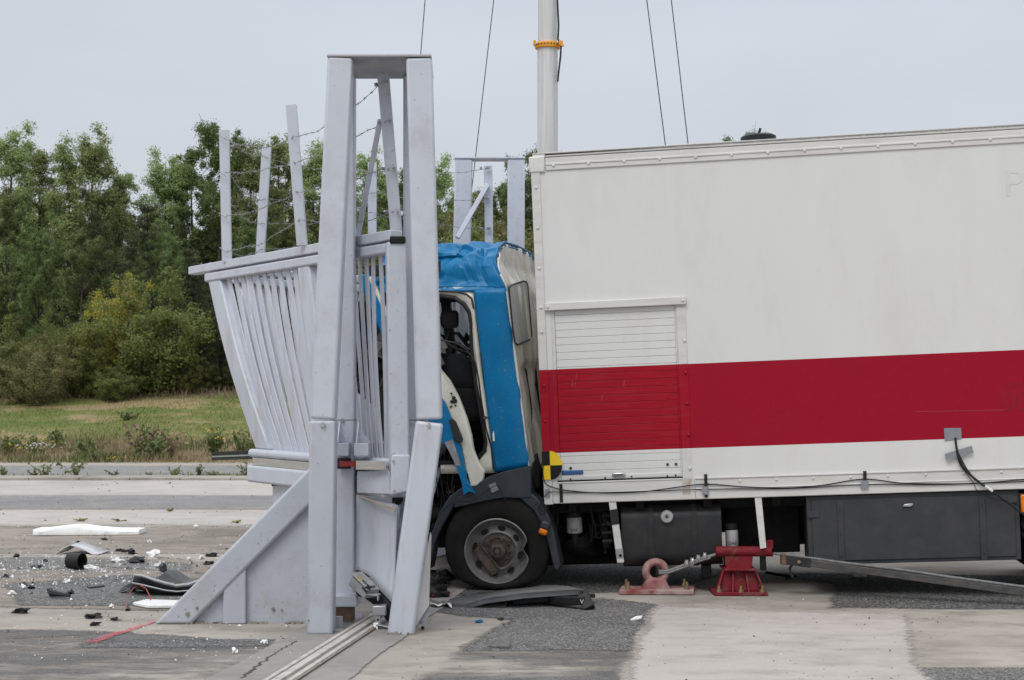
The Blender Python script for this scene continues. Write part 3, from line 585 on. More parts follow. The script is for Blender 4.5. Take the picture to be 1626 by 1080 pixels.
# ------------------------------------------------------------------ the box van
O = P(790, 0, 12.9); O.z = 0
ps, th = R(7.4), R(2.3)
ex = V((math.cos(ps) * math.cos(th), -math.sin(ps) * math.cos(th), math.sin(th))); ey = V((math.sin(ps), math.cos(ps), 0)); ez = ex.cross(ey)
M = Matrix(((ex.x, ey.x, ez.x, O.x), (ex.y, ey.y, ez.y, O.y), (ex.z, ey.z, ez.z, O.z), (0, 0, 0, 1)))
W = lambda x, y, z: M @ V((x, y, z))
def TL(px, py, d=0):
    q = M.inverted() @ hit(px, py, O + ey * d, ey); return q
t = thing('box_van', 'white box van with a red band and a crushed blue cab', 'lorry', M=M)
X0, X1, Z0, Z1, WD = .43, 7.1, .697, 3.55, 2.42
ZS0, ZS1 = 1.11, 1.79                                    # red band
SX0, SX1, SZ0, SZ1 = .53, 1.545, .89, 2.27               # roller shutter opening
m = MB()
B = lambda mb, x0, x1, y0, y1, z0, z1, mi=0: mb.box(x0, x1, y0, y1, z0, z1, M, mi)
def side(mb, x0, x1, z0, z1, mw=0, mr=1):                # one skin of the near side, banded white / red / white
    for a, b, mi in ((z0, min(z1, ZS0), mw), (max(z0, ZS0), min(z1, ZS1), mr), (max(z0, ZS1), z1, mw)):
        if b > a + 1e-4: mb.add([W(x0, 0, a), W(x1, 0, a), W(x1, 0, b), W(x0, 0, b)], [(0, 1, 2, 3)], mi)
side(m, X0, SX0, Z0, Z1); side(m, SX1, X1, Z0, Z1); side(m, SX0, SX1, SZ1, Z1); side(m, SX0, SX1, Z0, SZ0)
for q in (((X0, 0, Z0), (X0, WD, Z0), (X0, WD, Z1), (X0, 0, Z1)), ((X1, 0, Z0), (X1, WD, Z0), (X1, WD, Z1), (X1, 0, Z1)), ((X0, WD, Z0), (X1, WD, Z0), (X1, WD, Z1), (X0, WD, Z1)),
          ((X0, 0, Z1), (X1, 0, Z1), (X1, WD, Z1), (X0, WD, Z1)), ((X0, 0, Z0), (X1, 0, Z0), (X1, WD, Z0), (X0, WD, Z0))):
    m.add([W(*c) for c in q], [(0, 1, 2, 3)], 0)
for q in (((SX0, 0, SZ0), (SX0, .05, SZ0), (SX0, .05, SZ1), (SX0, 0, SZ1)), ((SX1, 0, SZ0), (SX1, .05, SZ0), (SX1, .05, SZ1), (SX1, 0, SZ1)), ((SX0, 0, SZ1), (SX1, 0, SZ1), (SX1, .05, SZ1), (SX0, .05, SZ1)), ((SX0, 0, SZ0), (SX1, 0, SZ0), (SX1, .05, SZ0), (SX0, .05, SZ0))):
    m.add([W(*c) for c in q], [(0, 1, 2, 3)], 0)
body = m.build('cargo_box', [white, red], t, smooth=False)
# frame trims (proud of the skin)
def banded(mb, x0, x1, y0, y1, z0, z1):
    for a, b, mi in ((z0, min(z1, ZS0), 0), (max(z0, ZS0), min(z1, ZS1), 1), (max(z0, ZS1), z1, 0)):
        if b > a + 1e-4: B(mb, x0, x1, y0, y1, a, b, mi)
def rivets(xs, zs, y=-.014, r=.013, parent=None, par=None):
    for x in xs:
        for z in zs:
            mm = MB(); mm.lathe(W(x, y, z), -ey, [(r, 0), (r * .9, .004), (r * .5, .007), (.001, .008)], 10)
            mm.build('rivet', redw if ZS0 < z < ZS1 else trim, body)
m = MB(); banded(m, X0 - .015, X0 + .055, -.012, .06, Z0 - .005, 3.44); m.build('corner_post', [trim, redw], body, bevel=.004)
m = MB(); B(m, X0 - .03, X0 + .10, -.018, .1, 3.40, 3.535); m.build('corner_cap', trim, body, bevel=.012)
m = MB(); B(m, X0 + .105, X1, -.012, .02, 3.415, 3.52); B(m, X0 + .105, X1, -.018, .0, 3.455, 3.475); m.build('top_rail', trim, body, bevel=.005)
m = MB(); B(m, X0 - .0, X1, .004, .06, 3.5515, 3.566); B(m, X0 + .1, X1, -.016, .05, 3.523, 3.537); m.build('gutter', trimg, body, bevel=.004)
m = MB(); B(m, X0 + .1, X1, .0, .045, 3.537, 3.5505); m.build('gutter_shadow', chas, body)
rivets([X0 + .17 + .288 * i for i in range(23)], [3.452])
rivets([X0 + .022], [3.28, 2.95, 2.62, 2.3, 2.1, 1.66, 1.37])
m = MB(); banded(m, SX1 + .003, SX1 + .078, -.008, .03, Z0 + .12, 2.255); m.build('shutter_post', [trim, redw], body, bevel=.004)
rivets([SX1 + .06], [1.98, 1.72, 1.47, 1.22, .95])
m = MB(); B(m, SX0 - .045, SX1 + .085, -.034, .02, 2.27, 2.335); m.build('shutter_header', trim, body, bevel=.006)
rivets([SX0 - .02, SX1 + .06], [2.302], -.036, .012)
m = MB(); B(m, SX1 + .10, X1, -.010, .02, .70, .868); B(m, SX1 + .10, X1, -.018, .0, .858, .872); B(m, SX1 + .10, X1, -.015, .0, .775, .785); m.build('bottom_rail', trim, body, bevel=.003)
rivets([1.74, 2.0] + [2.0 + .291 * i for i in range(1, 17)], [.835], -.011, .012)
m = MB(); B(m, X0 + .06, SX1 + .095, -.008, .02, .70, .87); B(m, X0 + .1, SX1, -.013, 0, .86, .872); B(m, X0 + .06, SX1 + .09, -.011, 0, .775, .782); m.build('sill_rail', trim, body, bevel=.003)
m = MB(); B(m, SX1 - .005, SX1 + .06, -.0095, -.0075, .74, .86); m.build('rust_stain', mat('rust_stain_mat', (.40, .32, .25), .8, c2=(.56, .53, .48), scale=16), body)
# shutter
m = MB(); z = SZ0 + .008; n = 0
while z < SZ1 - .01:
    z2 = min(z + .0605, SZ1); 
    banded(m, SX0 + .03, SX1 - .012, .008 + .0, .03, z + .0008, z2 - .0008); z = z2
sh = m.build('roller_shutter', [white, redw], body, bevel=.0028)
for x0_, x1_ in ((SX0, SX0 + .028), (SX1 - .012, SX1)): m = MB(); banded(m, x0_, x1_, .004, .04, SZ0, SZ1); m.build('shutter_guide', [trim, redw], sh, bevel=.002)
m = MB(); B(m, SX0, SX1, .028, .045, SZ0 + .001, SZ1 - .001); m.build('shutter_backing', trimg, sh)
m = MB(); B(m, SX0 + .03, SX1 - .012, .002, .02, SZ0 - .0, SZ0 + .03); m.build('shutter_foot', trim, sh, bevel=.004)
m = MB(); B(m, SX0 + .0, SX1 + .0, -.006, .01, SZ0 - .016, SZ0 - .004); m.build('shutter_gap', blk, sh)
def at(px, py, y): q = TL(px, py, y); return q
m = MB(); a, b = at(892, 754.5, -.002), at(926, 747, -.002); B(m, a.x, b.x, -.004, .012, a.z, b.z + .004); m.build('blue_plate', mat('blue_plate_paint', (.02, .09, .24), .45), sh, bevel=.012)
m = MB(); a, b = at(972, 757, 0), at(993, 750, 0); B(m, a.x, b.x, -.02, .01, a.z, b.z); o = m.build('handle', bolt, sh, bevel=.01); 
m = MB(); a, b = at(975, 754.5, 0), at(990, 752.5, 0); B(m, a.x, b.x, -.023, -.019, a.z, b.z); m.build('handle_slot', chas, sh)
m = MB()
for px, y in ((906, 743.5), (1060, 737.5), (1073.5, 737), (961, 759), (1003, 757), (1060, 756), (906, 761), (1073, 755)):
    q = at(px, y, 0); m.cyl(W(q.x, -.001, q.z), W(q.x, .012, q.z), .011 if y < 745 else .008, 10)
m.build('bolt', chas, sh)
m = MB()
for px, y, l in ((914, 597, .05), (912, 610, .05), (908, 608, -.03), (990, 608, .02), (955, 630, .02)):
    q = at(px, y, 0); m.bar(W(q.x, .006, q.z - .03), W(q.x + .01, .006, q.z + .02), .0045, .003, ey)
m.build('paint_chips', mat('chip', (.40, .06, .05), .7), sh)
# crash-test quarter target, sticks out a little at the front corner
tx, tz = TL(874, 739).x, TL(874, 739).z; rr_ = TL(893, 739).x - tx; lft = X0 - .018
def sector(a0, a1, cl=None):
    pts = [(0, 0)] + [(math.cos(R(a)) * rr_ * 1.0, math.sin(R(a)) * rr_ * 1.2) for a in np.linspace(a0, a1, 14)]
    return [W(max(tx + u, lft), -.02, tz + v) for u, v in pts]
m = MB(); m.poly(sector(0, 90), -ey * .003); wx = lft - tx
m.poly([W(lft, -.02, tz - rr_ * 1.15), W(tx, -.02, tz - rr_ * 1.2), W(tx, -.02, tz), W(lft, -.02, tz)], -ey * .003)
tg = m.build('target_marker', yel, body, smooth=False)
m = MB(); m.poly(sector(270, 360), -ey * .0034); m.poly([W(lft, -.02, tz), W(tx, -.02, tz), W(tx, -.02, tz + rr_ * 1.2), W(lft, -.02, tz + rr_ * 1.15)], -ey * .0034); m.build('target_black', blk, tg, smooth=False)
# tapes and straps
def tp(name, pts, mt, y=-.016, d=.003): m = MB(); m.poly([W(*(lambda q: (q.x, y, q.z))(TL(a, b, y))) for a, b in pts], ey * d); return m.build(name, mt, body)
tp('tape', [(865, 777), (873, 776), (873, 790), (865, 790)], tape, -.022); tp('tape', [(1115, 773), (1125, 772), (1125, 785), (1115, 786)], tape, -.03)
tp('tape', [(1367, 763), (1379, 763), (1379, 776), (1367, 777)], tape, -.03)
o = tp('tape', [(1499, 680), (1526, 679.5), (1527, 697), (1500, 700)], tape, -.006); tp('tape', [(1500, 721), (1543, 708), (1546, 719), (1503, 732)], tape, -.03)
tp('strap', [(888, 769), (893, 769), (894, 798), (889, 798)], black, -.018); tp('strap', [(1118, 753), (1123, 753), (1124, 790), (1119, 790)], black, -.022); tp('strap', [(1370.5, 748), (1376, 748), (1376, 775), (1371, 775)], black, -.024)
def cable(name, pts, r=.0045, y=-.02, parent=None, sm=6):
    pts = [V((a, b, (c[0] if c else y))) for a, b, *c in pts]
    q = []
    for i in range(len(pts) - 1):                        # Catmull-Rom
        p0, p1, p2, p3 = pts[max(i - 1, 0)], pts[i], pts[i + 1], pts[min(i + 2, len(pts) - 1)]
        for k in range(sm):
            s = k / sm; q.append(.5 * (2 * p1 + (p2 - p0) * s + (2 * p0 - 5 * p1 + 4 * p2 - p3) * s * s + (3 * p1 - p0 - 3 * p2 + p3) * s ** 3))
    q.append(pts[-1]); m = MB(); m.tube([hit(c.x, c.y, O + ey * c.z, ey) for c in q], r, 6); return m.build(name, black, parent or t)
cable('cable', [(866, 728, -.03), (862, 745, -.03), (866, 767, -.03), (885, 776), (920, 781), (970, 783), (1020, 781), (1060, 776), (1118, 769), (1180, 773), (1250, 775), (1310, 770), (1371, 761), (1430, 767), (1490, 768.5), (1560, 767), (1640, 760)], parent=body)
cable('cable', [(870, 781), (960, 782), (1118, 777), (1250, 776), (1372, 770), (1500, 769.5), (1640, 764)], .0035, parent=body)
for k, dx in enumerate((0, 2.5, -2)):
    cable('cable', [(1517, 695), (1519, 712), (1523 + dx, 727), (1532 + dx * 2, 745 + dx), (1550 + dx, 762 + dx), (1580, 784), (1616, 810), (1640, 830)], (.009, .005, .005)[k], -.035, body)
cable('cable', [(1523, 727), (1532, 748), (1545, 766), (1552, 779), (1570, 789), (1600, 797)], .003, -.035, body)
m = MB(); m.tube([hit(c[0], c[1], O + ey * -.04, ey) for c in ((1564, 772), (1576, 780))], .011, 6); m.build('cable_tape', inkw, body)
# faded lettering
def text(name, body_, size, loc, xdir, zdir, m_, parent, ext=.0006):
    cu = bpy.data.curves.new(name, 'FONT'); cu.body = body_; cu.size = size; cu.extrude = ext; tmp = bpy.data.objects.new('tmp_text', cu); COL.objects.link(tmp)
    dg = bpy.context.evaluated_depsgraph_get(); dg.update(); me = bpy.data.meshes.new_from_object(tmp.evaluated_get(dg)); bpy.data.objects.remove(tmp)
    x, z = V(xdir).normalized(), V(zdir).normalized(); y = z.cross(x)
    Mx = Matrix(((x.x, z.x, -y.x, loc[0]), (x.y, z.y, -y.y, loc[1]), (x.z, z.z, -y.z, loc[2]), (0, 0, 0, 1)))
    me.transform(MW[parent].inverted() @ Mx); me.materials.clear(); me.materials.append(m_)
    o = bpy.data.objects.new(name, me); COL.objects.link(o); o.parent = parent; MW[o] = MW[parent]; return o
q = TL(1590, 653); text('faded_lettering', '08', .22, W(q.x, -.0015, q.z), ex, ez, ghost, body)
q = TL(1593, 618); text('faded_lettering', 'www', .11, W(q.x, -.0015, q.z), ex, ez, ghost, body)
q = TL(1594, 312); text('faded_lettering', 'P', .30, W(q.x, -.0015, q.z), ex, ez, ghostw, body)
m = MB(); q0, q1 = TL(1455, 654), TL(1600, 651); m.bar(W(q0.x, -.001, q0.z), W(q1.x, -.001, q1.z), .006, .001, ey); m.build('scratch', mat('scratch_red', (.32, .015, .04), .4), body)
# roof vent
rv = TL(1204, 217, .9); m = MB(); cx_ = TL(1204, 217, .28).x
m.lathe(W(cx_, .28, 3.555), ez, [(.10, 0), (.10, .03), (.145, .035), (.145, .075), (.12, .09), (.02, .095)], 28); vt = m.build('roof_vent', black, body)
m = MB(); m.bar(W(cx_ + .0, .28, 3.64), W(cx_ + .02, .28, 3.70), .03, .02); m.build('vent_knob', black, vt)

# underside: chassis rails, tank, locker, supports, filters, axle
m = MB(); B(m, -1.0, X1, .55, .62, .42, .66); B(m, -1.0, X1, 1.75, 1.82, .42, .66)
for x in (-.6, .7, 1.9, 3.2, 4.6, 6.2): B(m, x, x + .1, .62, 1.75, .46, .6)
B(m, X0 + .02, X1, .25, .32, .60, .694); B(m, X0 + .02, X1, 2.3, 2.38, .60, .694)
for x in np.arange(.6, 7, .55): B(m, x, x + .07, .1, 2.3, .62, .692)
m.build('chassis_frame', blackm, t, bevel=.004)
m = MB()
for y in (.02, 2.02):
    pass
def rbox(mb, x0, x1, y0, y1, z0, z1, r, seg=6):
    pr = []
    for cx_, cz_, a0 in ((y1 - r, z1 - r, 0), (y0 + r, z1 - r, 90), (y0 + r, z0 + r, 180), (y1 - r, z0 + r, 270)):
        for k in range(seg + 1): a = R(a0 + 90 * k / seg); pr.append((cx_ + r * math.cos(a), cz_ + r * math.sin(a)))
    mb.loft([[W(x, y, z) for y, z in pr] for x in (x0, x1)])
m = MB(); rbox(m, 1.03, 1.84, .08, .62, .15, .648, .11); tk = m.build('fuel_tank', tank, t, ang=50)
for x in (1.27, 1.62): m = MB(); rbox(m, x - .022, x + .022, .073, .627, .143, .655, .115); m.build('tank_strap', chas, tk)
q = TL(1059, 820, .08); m = MB(); m.lathe(W(q.x, .082, q.z), -ey, [(.052, 0), (.052, .03), (.045, .036), (.02, .037), (.012, .03), (.0, .03)], 28); cp = m.build('fuel_cap', bolt, tk)
m = MB(); m.cyl(W(q.x, .046, q.z), W(q.x, .043, q.z), .009, 10); m.build('cap_lock', blk, cp)
for a, b, c, d in ((1.20, 1.28, .1, .16), (1.66, 1.74, .1, .16)): m = MB(); B(m, a, b, .15, .6, .04, .15); m.build('tank_bracket', blackm, tk, bevel=.01)
# white hanging supports
def support(pts, blackz=None):
    m = MB(); m.poly([hit(a, b, O + ey * .0, ey) for a, b in pts], ey * .02); return m.build('support_bar', trim, t, bevel=.003)
s = support([(966.5, 797), (978, 797), (991, 893), (980, 894)])
m = MB(); m.poly([hit(a, b, O - ey * .004, ey) for a, b in ((968, 810), (981, 808), (983, 832), (971, 834))], ey * .003); m.build('support_sleeve', black, s)
m = MB(); m.poly([hit(a, b, O - ey * .004, ey) for a, b in ((977, 872), (989, 871), (990, 886), (979, 887))], ey * .003); m.build('support_sleeve', galv, s)
m = MB(); q = hit(985, 882, O, ey); m.cyl(q - ey * .01, q, .012, 10); m.cyl(hit(963, 828, O, ey), hit(966, 834, O, ey), .012, 8); m.build('bolt', blk, s)
support([(1198, 788), (1209, 788), (1217, 870), (1207, 872)])
# filters
def filt_(px0, px1, py0, py1, y, name, txt, tsz, lx, ly):
    a, b = TL(px0, py1, y), TL(px1, py0, y); r = (b.x - a.x) / 2; c = W((a.x + b.x) / 2, y + r, a.z); h = b.z - a.z
    m = MB(); m.lathe(c, ez, [(r * .9, 0), (r, .008), (r, h - .01), (r * .9, h)], 24); f = m.build(name, filt, t)
    m = MB(); m.lathe(c + ez * h, ez, [(r * .8, 0), (r * 1.05, .015), (r * 1.0, .05), (r * .4, .06)], 20); m.build('filter_head', chas, f); m = MB(); m.lathe(c - ez * .09, ez, [(r * .3, 0), (r * .5, .03), (r * .5, .088)], 14); m.build('filter_bowl', chas, f)
    text('lettering', txt, tsz, c + ex * lx + ez * ly - ey * (r + .002), ex, ez, ink, f); return f, c, r
f, c, r = filt_(899, 923, 822, 848, .3, 'air_filter', 'DAF', .032, -.028, .02)
f, c, r = filt_(1152.5, 1172, 842, 872, .2, 'fuel_filter', 'DAF', .036, -.03, .035)
m = MB(); m.poly([c + ex * -.028 - ey * (r + .001) + ez * .016, c + ex * .024 - ey * (r + .001) + ez * .016, c + ex * .024 - ey * (r + .001) + ez * .022, c + ex * -.028 - ey * (r + .001) + ez * .022], -ey * .002); m.build('filter_stripe', inkr, f)
# side locker
m = MB(); B(m, 2.52, 4.17, .03, .6, .14, .69); lk = m.build('side_locker', toolb, t, bevel=.006)
m = MB(); B(m, 2.56, 4.13, .018, .029, .17, .655); ld = m.build('locker_door', toolb, lk, bevel=.003)
for x in (2.78, 3.88):
    m = MB(); B(m, x - .02, x + .025, .008, .0175, .145, .64); m.build('door_strap', toolb, ld, bevel=.002)
    m = MB()
    for z in (.2, .38, .58): m.cyl(W(x, .006, z), W(x, .009, z), .01, 8)
    m.build('bolt', chas, ld)
m = MB(); B(m, 2.53, 2.62, .008, .0175, .52, .57); B(m, 4.08, 4.15, .008, .0175, .59, .64); m.build('hinge_plate', toolb, ld, bevel=.003)
q = TL(1442, 803, 0); m = MB(); m.poly([W(q.x - .04, .0, q.z - .008), W(q.x - .03, .0, q.z + .012), W(q.x + .035, .0, q.z + .018), W(q.x + .04, .0, q.z + .004), W(q.x + .02, .0, q.z - .01)], ey * .017); m.build('locker_handle', bolt, lk, bevel=.004)
# engine, gearbox, axle, air lines
m = MB(); B(m, -1.0, .5, .7, 1.7, .3, 1.0); B(m, .35, .98, .62, 1.3, .13, .66); m.lump(W(.75, .55, .3), (.25, .14, .16), 3, sub=2); m.lump(W(.6, .5, .55), (.14, .1, .12), 8, sub=2); m.lump(W(.85, .5, .5), (.12, .1, .16), 4, sub=2)
m.build('engine', blackm, t, bevel=.01)
m = MB(); m.cyl(W(0, .3, .36), W(0, 2.1, .36), .06, 12); m.bar(W(-.5, .6, .4), W(.6, .6, .33), .07, .05); m.bar(W(-.5, 1.75, .4), W(.6, 1.75, .33), .07, .05); m.build('front_axle', blackm, t)
for k in range(7):
    x = (.44, .47, .76, .79, .86, .90, .95)[k]; m = MB(); m.tube([W(x + .02 * math.sin(z * 12 + k), .25 + .03 * (k % 3), z) for z in np.linspace(.66, .25 + .05 * (k % 4), 9)], .008, 6); m.build('hose', black, t)
for k in range(4): m = MB(); m.tube([W(.80 + .05 * math.sin(a + k), .32 + .02 * k, .44 + .06 * math.cos(a * 1.2)) for a in np.linspace(0, 5, 14)], .007, 6); m.build('hose', black, t)

m = MB(); m.cyl(W(.885, .3, .3), W(.885, .3, .62), .03, 8)
for k in range(4): m.cyl(W(.86, .22, .36 + .07 * k), W(.94, .22, .36 + .07 * k), .016, 8)
m.build('valve_block', galv if False else chas, t, bevel=.003)
m = MB(); m.box(*sorted((1.88, 2.48)), .5, .9, .2, .62, M); m.bar(W(2.16, .1, .1), W(2.16, .1, .6), .05, .05, ey); m.cyl(W(1.6, 1.4, .35), W(5.0, 1.4, .4), .05, 10); m.build('spare_carrier', blackm, t, bevel=.01)
m = MB(); m.cyl(W(1.9, 1.9, .35), W(3.9, 1.9, .35), .22, 20); m.build('air_tank', blackm, t)
q = TL(1632, 800, .02); m = MB(); B(m, q.x - .055, q.x + .1, .0, .02, q.z - .07, q.z + .075); ml = m.build('marker_lamp', orange, t, bevel=.01)
m = MB(); B(m, q.x - .065, q.x + .11, .02, .05, q.z - .08, q.z + .085); m.build('lamp_base', black, ml, bevel=.006)
m = MB(); m.lathe(W(4.29, .1, .42), ey, [(.1, 0), (.11, .03), (.11, .2)], 16); m.build('brake_chamber', blackm, t)

# wheels
def wheel(c, rad, sq, dent, name='wheel', rust_hub=True, wd=.24):
    rim_r = .268
    def ring(r, h, n=72):
        pts = []
        for k in range(n):
            a = 2 * math.pi * k / n; x, z = r * math.cos(a), r * math.sin(a)
            if sq and c.z + z < .003 + .0: pass
            bul = 0
            if sq:
                lim = -c.z + .004
                dz = max(0, -z / rad) ** 3
                if z < -rim_r * .9: z = -rim_r * .9 + (z + rim_r * .9) * ((-lim - rim_r * .9) / (rad - rim_r * .9)); bul = dz * .03; x *= 1 + .05 * dz
            pts.append(c + dc * max(0, min(1, 1 - (r - rim_r) / (rad - .03 - rim_r))) + V((x * math.cos(ps), -x * math.sin(ps), z)) + ey * (h - bul * (1 if h < .12 else -1)))
        return pts
    m = MB(); prof = [(rim_r - .01, .03), (rim_r, .012), (rim_r + .03, .0), (rim_r + .07, -.006), (rad - .035, .006), (rad - .012, .022), (rad, .05), (rad, wd - .05), (rad - .012, wd - .02), (rim_r + .05, wd), (rim_r, wd)]
    m.loft([ring(r, h) for r, h in prof], caps=False); tyre = m.build('tyre', rubber, None if False else WP, ang=50)
    m = MB(); prof = [(rim_r + .004, .002), (rim_r - .006, -.004), (rim_r - .012, .0), (rim_r - .02, .03), (rim_r - .045, .06), (rim_r - .06, .075), (rim_r - .09, .065), (rim_r - .115, .05), (.145, .055), (.14, .07), (.1, .075), (.001, .075)]
    rings = []
    for r, h in prof:
        pts = []
        for k in range(96):
            a = 2 * math.pi * k / 96; rr2, hh = r, h
            if dent:
                d = math.exp(-((a - .08) / .2) ** 2) + math.exp(-((a - .08 - 2 * math.pi) / .2) ** 2)
                f_ = max(0, (r - .17) / .1)
                rr2 -= d * .052 * f_; hh += d * .02 * f_
            x, z = rr2 * math.cos(a), rr2 * math.sin(a)
            pts.append(c + dc + V((x * math.cos(ps), -x * math.sin(ps), z)) + ey * hh)
        rings.append(pts)
    m.loft(rings, caps=False); rm = m.build('rim', rimm, WP, ang=50)
    m = MB()
    for k in range(8):
        a = R(80 - 45 * k) ; p = c + dc + V((math.cos(a) * .19 * math.cos(ps), -math.cos(a) * .19 * math.sin(ps), math.sin(a) * .19)) + ey * .053
        d = V((math.cos(a) * math.cos(ps), -math.cos(a) * math.sin(ps), math.sin(a))); tt_ = d.cross(ey)
        m = MB(); m.add([p + d * .020 * math.sin(b) + tt_ * .034 * math.cos(b) - ey * .004 for b in np.linspace(0, 2 * math.pi, 17)[:-1]], [tuple(range(16))]); m.build('rim_hole', blk, WP, smooth=False)
    m = MB(); m.lathe(c + dc + ey * .078, -ey, [(.135, 0), (.135, .012), (.12, .018), (.105, .02), (.10, .010), (.068, .010), (.064, .055), (.05, .066), (.034, .070), (.026, .060), (.022, .060), (.020, .076), (.0, .076)], 32)
    for k in range(10):
        a = 2 * math.pi * k / 10; m.cyl(c + dc + ey * .062 + (V((ex.x, ex.y, 0)) * math.cos(a) + V((0, 0, 1)) * math.sin(a)) * .098, c + dc + ey * .048 + (V((ex.x, ex.y, 0)) * math.cos(a) + V((0, 0, 1)) * math.sin(a)) * .098, .012, 6)
    hb = m.build('hub', hubm, WP)
    return tyre
WP = None
class _: pass
def mkwheel(c, sq, dent, bracket=False):
    global WP, dc
    dc = V((0, 0, -.045)) if dent else V((0, 0, 0))
    m = MB(); m.cyl(c + ey * .09, c + ey * .16, .13, 20); WP = m.build('wheel', blackm, t)
    wheel(c, .44, sq, dent)
    if bracket:
        d = V((ex.x, ex.y, 0)); u = (d * .62 - V((0, 0, 1)) * .78).normalized(); n_ = u.cross(ey); cc = c + dc + ey * .035 - d * .06 - V((0, 0, .05))
        if n_.z > 0: n_ = -n_
        m = MB(); m.bar(cc - u * .145, cc + u * .145, .012, .02, ey); m.poly([cc - u * .14, cc + u * .14, cc + u * .13 + n_ * .085, cc - u * .12 + n_ * .085], ey * .012); m.build('hub_bracket', hubm, WP, bevel=.003)
wc = hit(789, 867, O - ey * .01, ey); mkwheel(wc, True, True, True)
fwc = wc + ey * 2.0; mkwheel(fwc, False, False)
for y in (-.0, 2.0):
    c = W(4.78, y, 0); c.z = .44; mkwheel(c, False, False)

# ------------------------------------------------------------------ the crushed cab
yc = R(13); rC = V((math.sin(yc), math.cos(yc), 0)); dC = V((-math.cos(yc), math.sin(yc), 0)); nC = -rC
P0c = P(839, 743, 12.95)
CN = lambda px, py, off=0: hit(px, py, P0c + nC * off, nC)
ET = CN(803, 459); EL = (ET - P0c) / (ET.z - P0c.z)
def E_(z): return P0c + EL * (z - P0c.z) + dC * .08 * min(max((z - 2.5) / .2, 0), 1)
def C_(a, s, z): return E_(z) + dC * a + rC * s
rN = rC.cross(EL).normalized()
if rN.x < 0: rN = -rN
CR = lambda px, py, off=0: hit(px, py, P0c + rN * off, rN)
WC = 1.9
# B-pillar skin = the mesh that carries the cab
m = MB()
def lerp2(p, q, r_, s_, u, v): return (p[0] * (1 - u) * (1 - v) + q[0] * u * (1 - v) + r_[0] * u * v + s_[0] * (1 - u) * v, p[1] * (1 - u) * (1 - v) + q[1] * u * (1 - v) + r_[1] * u * v + s_[1] * (1 - u) * v)
m.sheet([[CN(*lerp2((752, 459), (804, 457), (842, 741), (786, 750), u, v), .02 * math.sin(math.pi * u) + .012 * noise.noise(V((u * 2, v * 6, 1)))) for u in np.linspace(0, 1, 11)] for v in np.linspace(0, 1, 31)])
cab = m.build('cab', blue, t, solid=.012)
# roof, one crumpled shell
prof = [(0, 2.46), (-.005, 2.54), (.0, 2.63), (.03, 2.74), (.09, 2.83), (.22, 2.885), (.5, 2.915), (1.0, 2.93), (1.5, 2.92), (1.78, 2.87), (1.88, 2.75), (1.9, 2.5)]
ts = np.linspace(0, len(prof) - 1, 67)
def prf(tt_): i = min(int(tt_), len(prof) - 2); f = tt_ - i; return prof[i][0] * (1 - f) + prof[i + 1][0] * f, prof[i][1] * (1 - f) + prof[i + 1][1] * f
def crease(p, sc, seed): return abs(noise.noise(p * sc + V((seed, seed * 2, 0)))) - .2
FOLDS = [(.12, 2.8, .1, .04, .04), (.5, 2.7, 1.1, .04, .04), (.68, 2.7, .4, .05, -.05), (.42, 2.62, .9, .035, -.03), (.85, 2.75, 1.5, .05, .05), (.22, 2.6, 1.2, .09, .05), (.40, 2.72, 1.45, .07, .045), (.34, 2.75, .5, .05, -.035), (.55, 2.62, 1.75, .10, .05), (.62, 2.8, 1.3, .06, -.04), (.15, 2.65, .35, .06, .03), (.47, 2.8, .9, .05, .035), (.75, 2.7, .7, .09, .05), (.95, 2.6, 1.2, .1, .06), (.3, 2.85, 1.57, .05, .03), (1.1, 2.8, .2, .08, .05)]
def roofp(a, tt_):
    s, z = prf(tt_); k = min(max((.33 - a) / .3, 0), 1)            # rear corner is pressed lower than the middle
    up = min(max((z - 2.47) / .42, 0), 1)
    z -= .085 * k * up * max(0, 1 - s / .5)
    fr = min(max((a - .75) / .45, 0), 1); z -= .30 * fr * fr * up  # front droops
    if s < .2 and z > 2.5:
        z -= .015
    q = C_(a, s, z); side_ = 1 if s < .3 else .5
    n_ = 0
    for fa, fz, ft, fw, fh in FOLDS:
        dd = abs((a - fa) * math.cos(ft) + ((z - fz) if s < .3 else (s - .3) * .5) * math.sin(ft)); n_ += fh * max(0, 1 - dd / fw)
    amp = .62 * up ** .4 * min(a / .1, 1) * (1 if z > 2.48 else .1) * (1 if s < .3 else .6); n_ += .12 * noise.noise(q * 2.2) * .3
    fold = math.exp(-((a - .27 - .25 * (z - 2.7)) / .03) ** 2) * .04 * up
    dv = (nC * .9 + V((0, 0, .5))).normalized() if s < .3 else V((0, 0, 1))
    return q + dv * (-n_ * amp - fold) + (nC * -.03 * up if a > .3 and 2.52 < z < 2.8 else V((0, 0, 0)))
m = MB(); m.sheet([[roofp(a, tt_) for tt_ in ts] for a in np.linspace(0, 1.26, 54)])
rf = m.build('roof', blue, cab, solid=.012, ang=16)
m = MB(); rimp = [roofp(0, x) + dC * -.004 for x in np.linspace(2.2, 9.5, 30)]
m.tube(rimp, .011, 8); m.tube([p + V((0, 0, -.03)) - dC * .006 for p in rimp], .009, 8); m.build('roof_lip', blue, cab)
